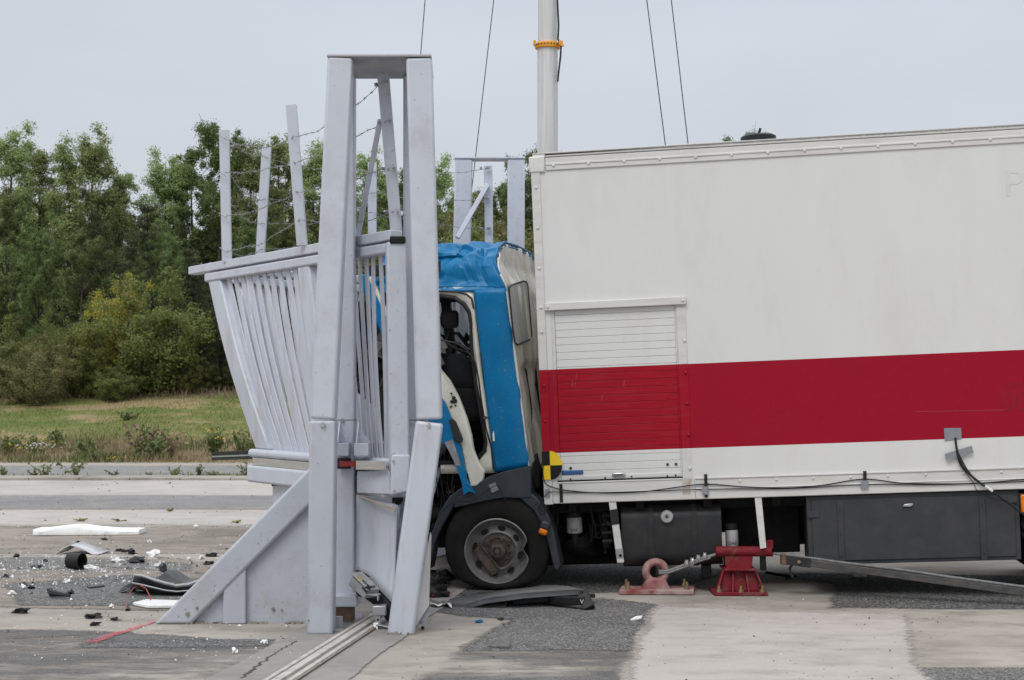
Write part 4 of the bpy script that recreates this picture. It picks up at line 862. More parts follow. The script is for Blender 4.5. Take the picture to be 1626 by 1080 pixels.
# rear wall
def ztop(s):
    for i in range(len(ts) - 1):
        a, b = roofp(0, ts[i]), roofp(0, ts[i + 1]); sa, sb = (a - P0c).dot(rC), (b - P0c).dot(rC)
        if sa <= s <= sb: return a.z + (b.z - a.z) * ((s - sa) / max(sb - sa, 1e-6))
    return 2.47
def rearp(s, v):
    zt_ = ztop(max(s, .012)) - .02; z = 1.0 + (zt_ - 1.0) * v; q = E_(z) + rC * s
    b = 0
    b += .055 * (crease(V((s * 1.6, z * .55, 0)), 3.0, 2)) + .012 * noise.noise(V((s * 16, z * 2.2, 5)))
    for sc_, zc_, w_, h_ in ((.42, 1.62, .10, .26), (.78, 1.60, .11, .3), (1.15, 1.6, .11, .3)):
        e_ = max(abs(s - sc_) / w_, abs(z - zc_) / h_); b -= .03 * (1 - min(max((e_ - .75) / .3, 0), 1))
    e_ = max(abs(s - .52) / .36, abs(z - 2.2) / .36); b += .02 * (1 - min(max((e_ - .85) / .2, 0), 1))
    b *= min(s / .06, 1)
    return q + rN * (b + .006)
m = MB(); m.sheet([[rearp(s, v) for s in np.linspace(0, WC, 60)] for v in np.linspace(0, 1, 70)]); rw = m.build('rear_wall', rearw, cab, solid=.01, ang=60)
wp = [(808, 457), (812, 453), (831, 446.5), (836, 448), (838, 455), (844, 533), (842, 539), (822, 547.5), (818, 545), (814, 520)]
m = MB(); m.poly([CR(a, b, .042) for a, b in wp], rN * .004); gl = m.build('rear_window', glassd, rw, smooth=False)
m = MB(); m.tube([CR(a, b, .045) for a, b in wp + wp[:1]], .008, 8); m.build('window_seal', black, rw)
# corner flange
m = MB(); m.tube([E_(z) + rN * .008 - dC * 0 for z in np.linspace(1.02, 2.46, 12)], .011, 8); m.build('corner_flange', cream, cab)
m = MB(); m.poly([CR(843, 738, .01), CR(850, 720, .01), CR(856, 745, .02), CR(852, 775, .02), CR(845, 752, .01)], rN * .02); m.build('corner_bracket', chas, cab)
# door frame
inn = [(640, 470), (700, 470), (722, 473), (737, 483), (746, 497), (749, 515), (750, 555), (756, 610), (766, 665), (772, 700), (770, 715), (758, 729), (735, 734), (700, 735)]
outr = [(640, 456), (700, 456), (730, 456.5), (746, 457.5), (752, 463), (755, 500), (760, 545), (768, 610), (778, 680), (784, 715), (787, 735), (789, 751), (760, 752), (700, 752)]
m = MB(); n = len(inn)
m.sheet([[CN(*outr[i], -.01) for i in range(n)], [CN(*((outr[i][0] * .5 + inn[i][0] * .5), (outr[i][1] * .5 + inn[i][1] * .5)), -.0) for i in range(n)], [CN(*inn[i], -.04) for i in range(n)], [CN(*inn[i], -.12) for i in range(n)]])
df = m.build('door_frame', cream, cab, solid=.008, ang=50)
m = MB(); m.tube([CN(a, b, -.03) for a, b in inn], .020, 8); m.build('door_seal', black, df)
m = MB(); m.tube([CN(a, b, .005) for a, b in ((640, 462), (700, 462.5), (725, 463.5), (740, 467), (749, 474), (752, 490))], .008, 8)
m.tube([CN(a, b, .0) for a, b in ((700, 540), (725, 545), (742, 556), (754, 575), (760, 600), (765, 640), (772, 680), (780, 710), (784, 746))], .008, 8); m.build('loose_seal', black, df)
m = MB(); q = CN(771, 663, .0); m.cyl(q, q + nC * .03, .012, 8); m.bar(q + V((-.02, 0, 0)), q + V((.03, 0, 0)), .012, .012); m.build('door_striker', steel, df)
for k in range(6):                                           # torn wiring hanging in the wrecked doorway
    x0 = 701 + 5 * k; m = MB(); m.tube([CN(x0, 600 + 12 * k, -.1), CN(x0 + 3 * math.sin(k * 2), 690 + 8 * k, .0), CN(x0 - 9 + 5 * math.sin(k * 5), 745 + 7 * k, -.05), CN(x0 - 14 + 4 * k, 790 + 4 * math.sin(k * 3), -.02)], .0045, 5); m.build('torn_wire', black, cab)
m = MB(); m.lump(CN(784, 695, .02), (.012, .012, .06), 3); m.build('torn_paint', inkw, cab)
# cab inside: floor, far side, bulkhead, dashboard, seats, wheel
m = MB()
m.poly([C_(0.04, .06, 1.0), C_(1.2, .06, 1.0), C_(1.2, WC, 1.0), C_(.04, WC, 1.0)], (0, 0, .05))
m.poly([C_(.02, WC - .06, 1.0), C_(1.1, WC - .06, 1.0), C_(1.1, WC - .06, 1.78), C_(.02, WC - .06, 1.78)], rC * .05)
for a in (.02, .98): m.bar(C_(a + .05, WC - .04, 1.8), C_(a + .0, WC - .04, 2.6), .09, .06, rC)
m.poly([C_(.012, .02, 1.0), C_(.012, WC, 1.0), C_(.012, WC, 2.5), C_(.012, .02, 2.5)], dC * .01)
m.poly([C_(.9, .1, 1.05), C_(1.25, .1, 1.05), C_(1.25, .1, 1.7), C_(.95, .1, 1.75)], rC * 1.7)
m.build('cab_lining', inner, cab)
def cushion(mb, c, x, y, z, hw, hd, hh, r=.05):
    rings = []
    for k in np.linspace(-1, 1, 9):
        f = (1 - abs(k) ** 5 * .25); ring = []
        for q in range(20):
            a = 2 * math.pi * q / 20; ca, sa = math.cos(a), math.sin(a); se = lambda v: math.copysign(abs(v) ** .45, v)
            ring.append(c + x * (hw * f * se(ca)) + y * (hd * f * se(sa)) + z * (hh * k))
        rings.append(ring)
    mb.loft(rings)
for s0, lab in ((.45, 0), (1.4, 1)):
    m = MB(); bk = C_(.36, s0, 1.62); zz_ = (V((0, 0, 1)) - dC * .22).normalized(); yy = rC; xx = zz_.cross(yy)
    cushion(m, bk, yy, xx, zz_, .24, .07, .33); cushion(m, bk + zz_ * .43, yy, xx, zz_, .13, .05, .09); m.cyl(bk + zz_ * .3 + yy * .05, bk + zz_ * .4 + yy * .05, .01, 6)
    cushion(m, C_(.58, s0, 1.45), yy, V((0, 0, 1)), dC, .25, .08, .25); m.build('seat', seatm, cab)
m = MB(); c = P(722, 548, 13.45); ax = (dC * -.5 + V((0, 0, .86))).normalized(); x = ax.orthogonal().normalized(); y = ax.cross(x)
m.tube([c + (x * math.cos(a) + y * math.sin(a)) * .2 for a in np.linspace(0, 2 * math.pi, 33)], .014, 8)
for a in (0, 2.1, 4.2): m.tube([c, c + (x * math.cos(a) + y * math.sin(a)) * .2], .012, 6)
m.lump(c, (.06, .06, .03), 2); m.cyl(c, c - ax * .4, .03, 8); m.build('steering_wheel', black, cab)
m = MB(); c = CN(714, 507, -.30); cushion(m, c, V((1, .1, 0)).normalized(), V((-.1, 1, 0)).normalized(), V((0, 0, 1)), .078, .03, .075); m.tube([c, c + V((-.2, 0, .02))], .012, 6); m.build('sun_visor', black, cab)
m = MB(); c = CN(741, 537, -.5); m.lump(c, (.04, .03, .05), 1, rough=.05); m.tube([CN(700, 555, -.3), CN(715, 528, -.35), CN(728, 530, -.35), CN(742, 548, -.4), CN(750, 552, -.3)], .018, 8); m.build('mirror_arm', black, cab)
m = MB(); cushion(m, CN(726, 590, -.2), V((1, .1, 0)).normalized(), V((-.1, 1, 0)).normalized(), (V((-.35, 0, 1))).normalized(), .15, .12, .16); cushion(m, CN(738, 640, -.22), V((1, .1, 0)).normalized(), V((-.1, 1, 0)).normalized(), (V((-.3, 0, 1))).normalized(), .13, .12, .16); m.build('dashboard', seatm, cab)
# torn door: cream inside, blue outer skin
m = MB(); cr_ = [(690, 572), (701, 588), (714, 604), (728, 630), (741, 664), (748, 690), (752, 715), (760, 735), (769, 748), (766, 764), (757, 771), (747, 773), (741, 745), (733, 712), (720, 672), (706, 640), (692, 625)]
def doff(px, py): return .05 + .10 * min(max((py - 590) / 180, 0), 1) + .02 * noise.noise(V((px * .03, py * .03, 2)))
m.poly([CN(a, b, doff(a, b)) for a, b in cr_], -nC * .05); dr = m.build('door', cream, cab, bevel=.012, smooth=False)
m = MB(); sk_ = [(680, 600), (694, 622), (707, 640), (720, 672), (732, 712), (737, 735), (741, 760), (747, 772), (755, 783), (745, 780), (736, 786), (733, 766), (725, 742), (718, 722), (705, 705), (690, 700), (680, 690)]
m.poly([CN(a, b, doff(a, b) + .03) for a, b in sk_], -nC * .02); m.build('door_skin', blue, dr, smooth=False)
m = MB(); m.poly([CN(a, b, doff(a, b) + .045) for a, b in ((712, 667), (719, 665), (724, 670), (735, 698), (733, 703), (725, 702), (721, 698))], -nC * .02); m.build('door_handle', black, dr, bevel=.006)
m = MB()
for px, y, r_ in ((715, 625, .008), (714, 646, .008), (716, 645, .006), (722, 644, .008), (719, 632, .016), (721, 637, .02), (716, 638, .014)): q = CN(px + 1.5, y, doff(px, y)); m.cyl(q - nC * .01, q + nC * .008, r_, 8)
m.build('door_latch', black, dr)
m = MB(); m.poly([CN(a, b, doff(a, b) + .034) for a, b in ((706, 702), (719, 698), (731, 733), (734, 752), (725, 750), (722, 735))], nC * .002); lb = m.build('door_sticker', mat('sticker_grey', (.35, .33, .34), .5, c2=(.2, .2, .22), scale=14), dr, smooth=False)
q = CN(701, 697, .135); text('door_lettering', 'WM', .10, q, V((.82, 0, .57)), V((-.5, 0, .86)), inkw, dr)
# smashed front below and behind the door
m = MB(); rn = random.Random(3)
def shard(px, py, sz, off, seed):
    c = CN(px, py, off); r2 = random.Random(seed); u = V((r2.uniform(-1, 1), r2.uniform(-1, 1), r2.uniform(-1, 1))).normalized(); v = u.orthogonal().normalized()
    m.sheet([[c + u * (i - 2) * sz * .25 + v * (j - 2) * sz * .2 + u.cross(v) * sz * .5 * noise.noise(V((i * .7, j * .7, seed))) for j in range(5)] for i in range(5)], r2.choice((0, 0, 0, 1)))
for k in range(60): shard(rn.uniform(672, 735), rn.uniform(700, 840), rn.uniform(.08, .26), -.12 - rn.uniform(0, .5), k)
cf = m.build('crushed_bodywork', [blackm, steel], cab, solid=.006); m = MB()
for k in range(40): shard(rn.uniform(568, 690), rn.uniform(500, 628), rn.uniform(.15, .4), -.05 - rn.uniform(0, .5), k + 100)
for k in range(14):
    pts = [CN(rn.uniform(680, 730), rn.uniform(700, 850), -.05 - rn.uniform(0, .3)) for _ in range(3)]; m.tube([pts[0].lerp(pts[1], s / 6).lerp(pts[1].lerp(pts[2], s / 6), s / 6) for s in range(7)], .01, 6)
cf = m.build('crushed_front', [blackm, steel], cab, solid=.006)
m = MB(); m.poly([CN(a, b, -.15) for a, b in ((568, 500), (596, 450), (690, 452), (690, 640), (612, 642), (592, 634), (570, 612))], V((-.12, .5, 0))); m.build('windscreen_remains', inner, cab)
m = MB(); m.bar(CN(578, 436, .02), CN(628, 560, .02), .10, .07, nC); m.build('windscreen_pillar', blue, cab, bevel=.02)
m = MB(); m.bar(CN(588, 440, .03), CN(636, 545, .03), .03, .05, nC); m.build('pillar_trim', cream, cab, bevel=.008)
m = MB(); m.poly([CN(a, b, .02) for a, b in ((575, 424), (700, 415), (700, 432), (592, 440))], nC * .015); m.build('visor_strip', black, cab)
m = MB(); m.poly([CN(a, b, -.1) for a, b in ((688, 740), (697, 720), (700, 750), (692, 780), (684, 800))], nC * .02); m.build('headlamp_shard', mat('clear_shard', (.5, .52, .54), .1, c2=(.2, .2, .2), scale=20), cab)
# wheel arch, step and mudguard
def TW(pts, y): return [hit(a, b, O + ey * y, ey) for a, b in pts]
m = MB(); m.poly(TW([(721, 805), (727, 790), (752, 772), (775, 757), (800, 749), (838, 741), (842, 745), (843, 789), (825, 791), (800, 790), (770, 795), (745, 801), (722, 806)], -.03), ey * .35); fe = m.build('front_fender', fender, t, bevel=.012)
m = MB(); m.poly(TW([(824, 790), (842, 783), (852, 790), (864, 806), (872, 822), (880, 850), (890, 898), (886, 907), (879, 903), (872, 870), (862, 836), (848, 812)], -.02), ey * .30); mg = m.build('mudguard', fender, t, bevel=.01)
m = MB(); m.poly(TW([(748, 783), (735, 790), (720, 805), (702, 835), (690, 862), (682, 905), (680, 880), (684, 850), (697, 815), (714, 788), (730, 776), (742, 770)], -.0), ey * .25); m.build('arch_trim', fender, t, bevel=.01)
m = MB(); m.poly(TW([(776, 770), (786, 766), (792, 778), (781, 783)], -.045), ey * .012); m.build('tape', tape, fe)
q = TL(865, 838, -.05); m = MB(); m.bar(W(q.x + .02, -.06, q.z + .055), W(q.x - .005, -.06, q.z - .01), .075, .09, ey); ind = m.build('indicator_housing', fender, mg, bevel=.02, seg=3)
m = MB(); m.bar(W(q.x - .002, -.062, q.z - .004), W(q.x - .022, -.062, q.z - .055), .07, .085, ey); m.build('indicator_lens', orange, mg, bevel=.02, seg=3)
m = MB(); c = hit(861, 808, O - ey * .02, ey); m.tube([c + ex * (.03 * math.cos(a)) + ez * (.045 * math.sin(a)) for a in np.linspace(0, 2 * math.pi, 17)], .006, 6); m.poly([c + ex * (.02 * math.cos(a)) + ez * (.03 * math.sin(a)) for a in np.linspace(0, 2 * math.pi, 13)[:-1]], ey * .004); m.build('bracket_hole', black, mg)
cable('cable', [(693, 828, -.05), (705, 808, -.06), (725, 797, -.06), (750, 795, -.06), (775, 778, -.07), (790, 772, -.07), (800, 790, -.05), (806, 805, -.04)], .003)
cable('cable', [(840, 812, -.04), (855, 797, -.05), (872, 782, -.04)], .0035)

# ------------------------------------------------------------------ anchors, cable, beam
def corner_bolts(pts, parent, hgt=.05):
    for p in pts: m = MB(); m.cyl(p, p + V((0, 0, .02)), .022, 6); m.cyl(p + V((0, 0, .02)), p + V((0, 0, hgt)), .011, 10); m.build('anchor_bolt', mat_brass, parent)
mat_brass = mat('bolt_brassy', (.36, .27, .14), .45, .6, c2=(.25, .18, .1))
a1 = thing('anchor_eye', 'low red steel ring bolted upright on a dusty base plate', 'ground anchor', tuple(G(1041, 942)))
ya = 12.62; yb = 12.92
m = MB(); m.poly([P(983, 944, ya), P(1101, 946, ya), P(1103, 939, yb), P(991, 937, yb)] and [V((x, y, .004)) for x, y in ((P(983, 0, ya).x, ya), (P(1101, 0, ya).x, ya - .02), (P(1103, 0, yb).x, yb), (P(987, 0, yb).x, yb))], (0, 0, .035)); m.build('base_plate', redp2, a1, bevel=.005)
rc_ = P(1041, 908, 12.76); m = MB(); Rr = .079; n = 40
rings = []
for k in range(n): a = 2 * math.pi * k / n; rad = V((math.cos(a), 0, math.sin(a))); rings.append([rc_ + rad * (Rr + .033 * math.cos(b)) + V((0, 1, 0)) * (.05 * math.sin(b)) for b in np.linspace(0, 2 * math.pi, 13)[:-1]])
rings.append(rings[0]); m.loft(rings, caps=False)
m.hexa([V((rc_.x + sx_ * w_, rc_.y + sy_ * d_, z)) for z, w_, d_ in ((.036, .115, .06), (rc_.z - .055, .075, .05)) for sx_, sy_ in ((-1, -1), (1, -1), (1, 1), (-1, 1))]); m.build('ring', redp2, a1, bevel=.006)
corner_bolts([V((P(x, 0, 12.76).x, y, .039)) for x in (996, 1089) for y in (12.68, 12.88)], a1, .06)
a2 = thing('anchor_stand', 'tall red ribbed steel stand with a tube across its top', 'ground anchor', tuple(G(1180, 946)))
yA = 12.58
m = MB()
def quad_at(zx, w0, w1, d0, d1, z0, z1): 
    c = P(1176, 0, yA).x; m.hexa([V((c + zx + sx_ * w_, yA + .16 + sy_ * d_, z)) for z, w_, d_ in ((z0, w0, d0), (z1, w1, d1)) for sx_, sy_ in ((-1, -1), (1, -1), (1, 1), (-1, 1))])
quad_at(0, .215, .215, .2, .2, .003, .03); m.build('base_plate', redp, a2, bevel=.004)
m = MB(); quad_at(0, .17, .115, .11, .07, .03, .20); quad_at(.0, .105, .115, .07, .06, .20, .315); m.build('column', redp, a2, bevel=.006)
c = P(1176, 0, yA).x
m = MB()
for x0, x1 in ((-.19, -.125), (-.065, -.05), (.065, .05), (.19, .125)):
    m.hexa([V((c + x + s_ * .008, y, z)) for z, x, y0, y1 in ((.03, x0, yA - .02, yA + .06), (.205, x1, yA + .07, yA + .10)) for s_, y in ((-1, y0), (1, y0), (1, y1), (-1, y1))])
m.hexa([V((c + sx_ * w_, yA + .02 + dy, z)) for z, w_ in ((.195, .125), (.213, .13)) for sx_, dy in ((-1, .0), (1, .0), (1, .3), (-1, .3))]); m.build('rib', redp, a2, bevel=.003)
m = MB(); z_ = P(0, 878, yA).z; m.cyl(V((P(1139, 0, yA).x, yA + .12, z_)), V((P(1228, 0, yA).x, yA + .12, z_)), .042, 24); m.build('top_tube', redp, a2)
m = MB(); m.poly([P(1206, 872, yA + .1), P(1228, 872, yA + .1), P(1228, 858, yA + .1), P(1219, 858, yA + .1)], (0, .05, 0)); m.poly([P(1205, 884, yA + .1), P(1228, 884, yA + .1), P(1228, 878, yA + .1), P(1205, 878, yA + .1)], (0, .05, 0)); m.build('stop_fin', redp, a2, bevel=.004)
corner_bolts([V((c + x, yA - .015, .03)) for x in (-.175, 0.0, .17)], a2, .05)
ww = thing('steel_cable', 'taut grey steel cable clamped between the red ring and the red stand', 'cable', tuple(G(1100, 944)))
cs = [P(1046, 907, 12.72), P(1060, 907, 12.72), P(1085, 898, 12.71), P(1110, 888, 12.70), P(1140, 879.5, 12.7)]
m = MB(); m.tube(cs, .012, 8); m.tube([p + V((0, -.006, -.016)) for p in cs[:4]] + [P(1128, 886, 12.69)], .0085, 8); m.build('rope', mat('cable_grey', (.22, .215, .21), .6, c2=(.13, .13, .13), scale=40), ww)
for px, y in ((1090, 894.5), (1099, 891), (1108.5, 886.5), (1119, 883)):
    p = P(px, y, 12.69); m = MB(); m.lump(p, (.018, .02, .026), int(px), sub=2, rough=.1); m.cyl(p + V((-.008, -.01, -.03)), p + V((-.008, -.01, .03)), .006, 6); m.cyl(p + V((.008, -.01, -.03)), p + V((.008, -.01, .03)), .006, 6); m.build('rope_clamp', bolt, ww)
bm_ = thing('tow_beam', 'long dark weathered steel beam slanting to the ground with a cable along it', 'beam', tuple(G(1430, 948)))
bA, bB = P(1243, 888, 12.62), P(1700, 950, 11.9)
m = MB(); m.bar(bA, bB, .07, .055); m.build('beam_body', steel, bm_, bevel=.004)
m = MB(); m.bar(bA + V((0, -.037, .0)), bA.lerp(bB, .1) + V((0, -.037, 0)), .006, .075); m.build('beam_sleeve', chas, bm_, bevel=.003)
m = MB(); m.bar(bA + V((-.015, 0, .0)), bA + V((.02, 0, 0)), .1, .085); m.build('beam_end', rust, bm_, bevel=.004)
q = bA.lerp(bB, .055) + V((0, -.042, 0)); m = MB(); m.cyl(q, q + V((0, -.012, 0)), .014, 8); m.build('bolt', mat_brass, bm_)
m = MB(); m.tube([P(1229, 879, 12.7), P(1244, 881, 12.64), P(1300, 888, 12.56)] + [bA.lerp(bB, f) + V((0, -.01, .04 + .004 * math.sin(f * 20))) for f in (.2, .4, .6, .8, 1)], .011, 8); m.build('beam_cable', mat('grey_rope', (.2, .2, .2), .7, c2=(.12, .12, .12), scale=30), bm_)
m = MB(); k0 = P(1258, 897, 12.6); m.tube([k0, P(1254, 902, 12.6), P(1255, 910, 12.6), P(1259, 917, 12.6)], .011, 8); m.build('beam_leg', chas, bm_)
m = MB(); g0 = G(1258, 921); m.lump(g0 + V((0, 0, .02)), (.05, .03, .022), 3); m.tube([G(1216, 917) + V((0, 0, .045)), g0 + V((-.03, 0, .03)), g0 + V((.04, 0, .03))], .012, 6); m.lump(g0 + V((-.03, -.02, .015)), (.03, .03, .018), 5); m.build('beam_foot', black, bm_)
m = MB(); p = G(1366, 918); m.box(p.x - .06, p.x + .06, p.y, p.y + .05, .012, .05); solo('small_block', m, white, 'small white block on the dark tarmac behind the slanting beam', 'block', p, bevel=.006)

# ------------------------------------------------------------------ mast with guy wires behind the van
YM = 20.0; xm = P(869.5, 0, YM).x
mast = thing('mast', 'tall pale aluminium mast with an orange collar rising behind the van', 'mast', (xm, YM, 0))
zc = P(0, 73, YM).z
m = MB(); m.lathe((xm, YM, 0), (0, 0, 1), [(.132, 0), (.13, zc)], 24); m.build('mast_tube', mastm, mast)
m = MB(); m.lathe((xm, YM, zc), (0, 0, 1), [(.122, 0), (.12, 9), (.10, 9.01), (.09, 22)], 24); m.build('upper_tube', mastm, mast)
m = MB(); m.lathe((xm, YM, zc - .04), (0, 0, 1), [(.134, 0), (.158, .004), (.162, .06), (.15, .075), (.12, .076)], 28); m.box(xm - .185, xm - .15, YM - .14, YM - .1, zc - .02, zc + .045); m.box(xm + .14, xm + .19, YM - .14, YM - .08, zc - .02, zc + .04); m.bar((xm + .15, YM - .12, zc), (xm + .2, YM - .13, zc - .03), .03, .03); col_ = m.build('collar', collar, mast, bevel=.004)
m = MB()
for k in range(24): a = 2 * math.pi * k / 24; m.cyl(V((xm + .155 * math.cos(a), YM + .155 * math.sin(a), zc)), V((xm + .168 * math.cos(a), YM + .168 * math.sin(a), zc)), .009, 6)
m.build('collar_bolt', steel, col_)
m = MB(); m.tube([P(884 + dx, y, YM - .1) for dx, y in ((1, -300), (0, -40), (1, 0), (3, 40), (2, 62), (7, 72), (6, 90), (3, 115), (1.5, 130))], .012, 6); m.build('mast_cable', black, mast)
for (x0, y0, x1, y1, gyp) in ((784, 0, 755, 250, 800), (675, 0, 667.5, 92, 830), (1027, 0, 1056.5, 230, 850), (1066, 0, 1092.5, 228, 840)):
    sl_ = (x1 - x0) / (y1 - y0); yt_ = (869.5 - x0) / sl_ + y0
    yt_ = max(yt_, -2450); top = P(x0 + sl_ * yt_, yt_, YM); bt = G(x0 + sl_ * gyp, gyp)
    if abs(top.x - xm) > .1: top.x = xm
    m = MB(); m.tube([top, bt], .0065, 6); m.build('guy_wire', steel, mast)

# ------------------------------------------------------------------ debris on the ground
def debris(name, label, cat, px, py, build, mats, group=None, **kw):
    p = G(px, py); m = MB(); build(m, p); return solo(name, m, mats, label, cat, p, group, **kw)
Z = .007
# long foam plank
def f1(m, p):
    a, b = G(52, 851), G(220, 850); n = 24; d = b - a; rows = []
    for i in range(n + 1):
        f = i / n; hgt = .062 + .042 * math.exp(-((f - .38) / .22) ** 2) - .01 * f + .006 * noise.noise(V((f * 20, 3, 0)))
        c = a + d * f; rows.append([c + V((0, .02 * noise.noise(V((f * 15, 1, 1))), Z)), c + V((0, 0, Z + hgt * .6)) + V((0, .015 * noise.noise(V((f * 30, 5, 1))), 0)), c + V((0, .03, Z + hgt)), c + V((0, .35, Z + hgt)), c + V((0, .38, Z))])
    m.loft(rows)
debris('foam_plank', 'long white foam plank with a broken edge lying on the apron', 'foam block', 136, 850, f1, foam, ang=50)
def f2(m, p):
    a, b, c, d = P(88, 882, 15.75), P(112, 866, 15.9), P(146, 880, 15.8), P(155, 882, 15.75)
    for q in (a, d): q.z = Z
    m.sheet([[a, a.lerp(b, .5) + V((0, 0, .02)), b, b.lerp(c, .5) + V((0, 0, .012)), c, d], [q + V((.05, .3, .012)) for q in (a, a.lerp(b, .5), b, b.lerp(c, .5), c, d)]]); 
whsheet = mat('pale_sheet', (.55, .56, .57), .4, c2=(.4, .41, .42), scale=10)
debris('folded_sheet', 'bent piece of silvery sheet metal standing like a tent behind the black ring', 'scrap', 122, 883, f2, whsheet, solid=.006, ang=20)
def f3(m, p):
    c = G(119, 906) + V((0, .05, Z + .075)); ax = V((1, -.42, 0)).normalized()
    m.lathe(c - ax * .075, ax, [(.07, 0), (.075, .0), (.075, .14), (.068, .14), (.066, .01), (.0, .012)], 24)
debris('plastic_ring', 'short black plastic pipe end lying on its side', 'pipe end', 119, 906, f3, black, ang=50)
# grey bumper behind the raking strut
bs = thing('bumper_piece', 'long torn dark grey bumper lying behind the foot of the raking strut', 'bumper', tuple(G(250, 944)))
def bl(px, py, Y): return P(px, py, Y)
yb_ = 12.55
m = MB(); top = [(213, 913), (225, 914), (245, 921), (262, 926), (280, 930), (300, 928), (330, 917)]; bot = [(208, 933), (222, 936), (243, 940), (262, 944), (282, 945), (305, 943), (335, 938)]
m.sheet([[P(a, b - 1.5, yb_ + .25) for a, b in top], [P(a, b, yb_ + .06) for a, b in top], [P(a, b + 3, yb_) for a, b in top], [P(a * .5 + c * .5, b * .4 + d * .6, yb_ + .04) for (a, b), (c, d) in zip(top, bot)], [P(a * .3 + c * .7, b * .3 + d * .7, yb_ - .05) for (a, b), (c, d) in zip(top, bot)], [P(a, b, yb_ + .05) for a, b in bot], [P(a, b, yb_ + .3) for a, b in bot]])
m.build('bumper_shell', plast, bs, solid=.008, ang=50)
m = MB(); m.tube([P(a, b, yb_ + .03) for a, b in top], .012, 8); m.tube([P(a * .35 + c * .65, b * .35 + d * .65, yb_ - .03) for (a, b), (c, d) in zip(top, bot)], .008, 6); m.build('bumper_edge', mat('bumper_edge_grey', (.45, .455, .46), .4, c2=(.3, .3, .3)), bs)
m = MB(); m.poly([P(187, 941, 12.7), P(196, 931, 12.75), P(208, 926, 12.8), P(212, 934, 12.8), P(203, 944, 12.65), P(201, 935, 12.7)], (.02, .12, .0)); m.poly([P(243, 922, 13), P(262, 908, 13.1), P(280, 911, 13.2), P(296, 922, 13.2), P(288, 926, 13)], (0, .15, 0)); m.lump(P(259, 903, 13.2), (.04, .03, .06), 3); m.build('bumper_bracket', plast, bs, bevel=.004)
debris('plastic_strip', 'white taped strip lying in front of the grey bumper', 'strip', 240, 967, lambda m, p: m.poly([G(211, 963) + V((0, 0, Z)), G(232, 958) + V((0, 0, Z)), G(300, 960) + V((0, 0, Z)), G(300, 967) + V((0, 0, Z)), G(236, 968) + V((0, 0, Z))], (0, 0, .025)), foam, bevel=.006)
m = MB(); m.tube([G(x, y) + V((0, 0, Z + .1 * math.sin(f * 3.14))) for f, (x, y) in zip(np.linspace(0, 1, 7), ((201, 965), (203, 958), (212, 953), (222, 951), (232, 954), (238, 959), (240, 961)))], .004, 6); solo('red_wire', m, redrefl, 'thin red wire looped beside the white taped strip', 'wire', G(220, 960))
debris('rubber_strip', 'twisted black strip in front of the white crumbs, left of the bumper', 'strip', 94, 951, lambda m, p: (m.tube([G(78, 949) + V((0, 0, .06)), G(82, 950) + V((0, 0, .04)), G(95, 951) + V((0, 0, .035)), G(111, 952) + V((0, 0, .03))], [.018, .03, .02, .012], 7), m.lump(G(80, 948) + V((0, 0, .05)), (.03, .03, .035), 4)), black)
# flat black panel in front of the wheel
fp = thing('torn_fairing', 'torn dark plastic panel lying flat in front of the wheel', 'panel', tuple(G(810, 968)))
Yp = 11.95
topp = [(690, 962, 12.0), (735, 962, 11.9), (772, 951, 11.85), (830, 943, 11.85), (870, 940, 11.9), (915, 937, 11.95), (926, 939, 12.0)]
back = [(745, 944, 12.75), (790, 939, 12.75), (810, 936.5, 12.72), (838, 934, 12.7), (860, 929.5, 12.7), (885, 930, 12.6), (930, 938, 12.35)]
m = MB(); m.sheet([[P(*c) for c in back], [(P(*a) + P(*b)) / 2 + V((0, 0, .01)) for a, b in zip(topp, back)], [P(*c) for c in topp]]); m.build('panel_top', plastl, fp, solid=.01, ang=40)
m = MB(); m.sheet([[P(a, b, Y) + V((0, -.004, .004)) for a, b, Y in topp], [P(a, b + 7, Y - .03) for a, b, Y in topp], [P(a, b + 9, Y + .12) for a, b, Y in topp]]); m.build('panel_edge', plast, fp, solid=.008)
m = MB()
m.poly([P(733, 965, 11.86), P(806, 953, 11.86), P(803, 966, 11.84), P(790, 970, 11.82), P(740, 970, 11.82)], (0, .12, 0)); m.poly([P(812, 952, 11.95), P(905, 946, 11.95), P(900, 953, 11.95), P(870, 956, 11.95), P(815, 961, 11.95)], (0, .15, 0)); m.bar(P(878, 953, 11.95), P(930, 954, 11.75), .09, .06); m.bar(P(926, 945, 11.8), P(936, 967, 11.72), .09, .06, (0, 1, 0)); m.bar(P(900, 945, 12.1), P(945, 946, 12.1), .05, .03)
pb = m.build('panel_ribs', black, fp, bevel=.006)
text('panel_mark', 'V', .045, P(921, 958.5, 11.66), (1, 0, 0), (0, 0, 1), inkw, fp)
def flat(pts, h=.01, z=Z): return lambda m, p: m.poly([G(*c) + V((0, 0, z)) for c in pts], (0, 0, h))
debris('foil_scrap', 'crumpled silver foil strip lying right of the buckled leg', 'scrap', 702, 968, lambda m, p: m.sheet([[G(682 + 7 * i, 965 + 1.2 * ((i * 7) % 3)) + V((0, .12 * j, Z + .02 + .03 * noise.noise(V((i * 1.1, j * 2, 4))))) for i in range(6)] for j in range(3)]), alu, solid=.004, ang=10)
debris('plastic_shard', 'white plastic shard lying on the dark chips at the tarmac edge', 'shard', 1012, 986, flat([(1001, 987), (1010, 982), (1020, 981), (1018, 985), (1008, 987)]), foam)
debris('plastic_shard', 'black and white shard lying on the tarmac below the torn panel', 'shard', 796, 1032, lambda m, p: m.poly([G(776, 1030) + V((0, 0, Z)), G(808, 1031) + V((0, 0, Z)), G(811, 1026) + V((0, 0, .04)), G(790, 1029) + V((0, 0, .05))], (0, 0, .01)), plastl)
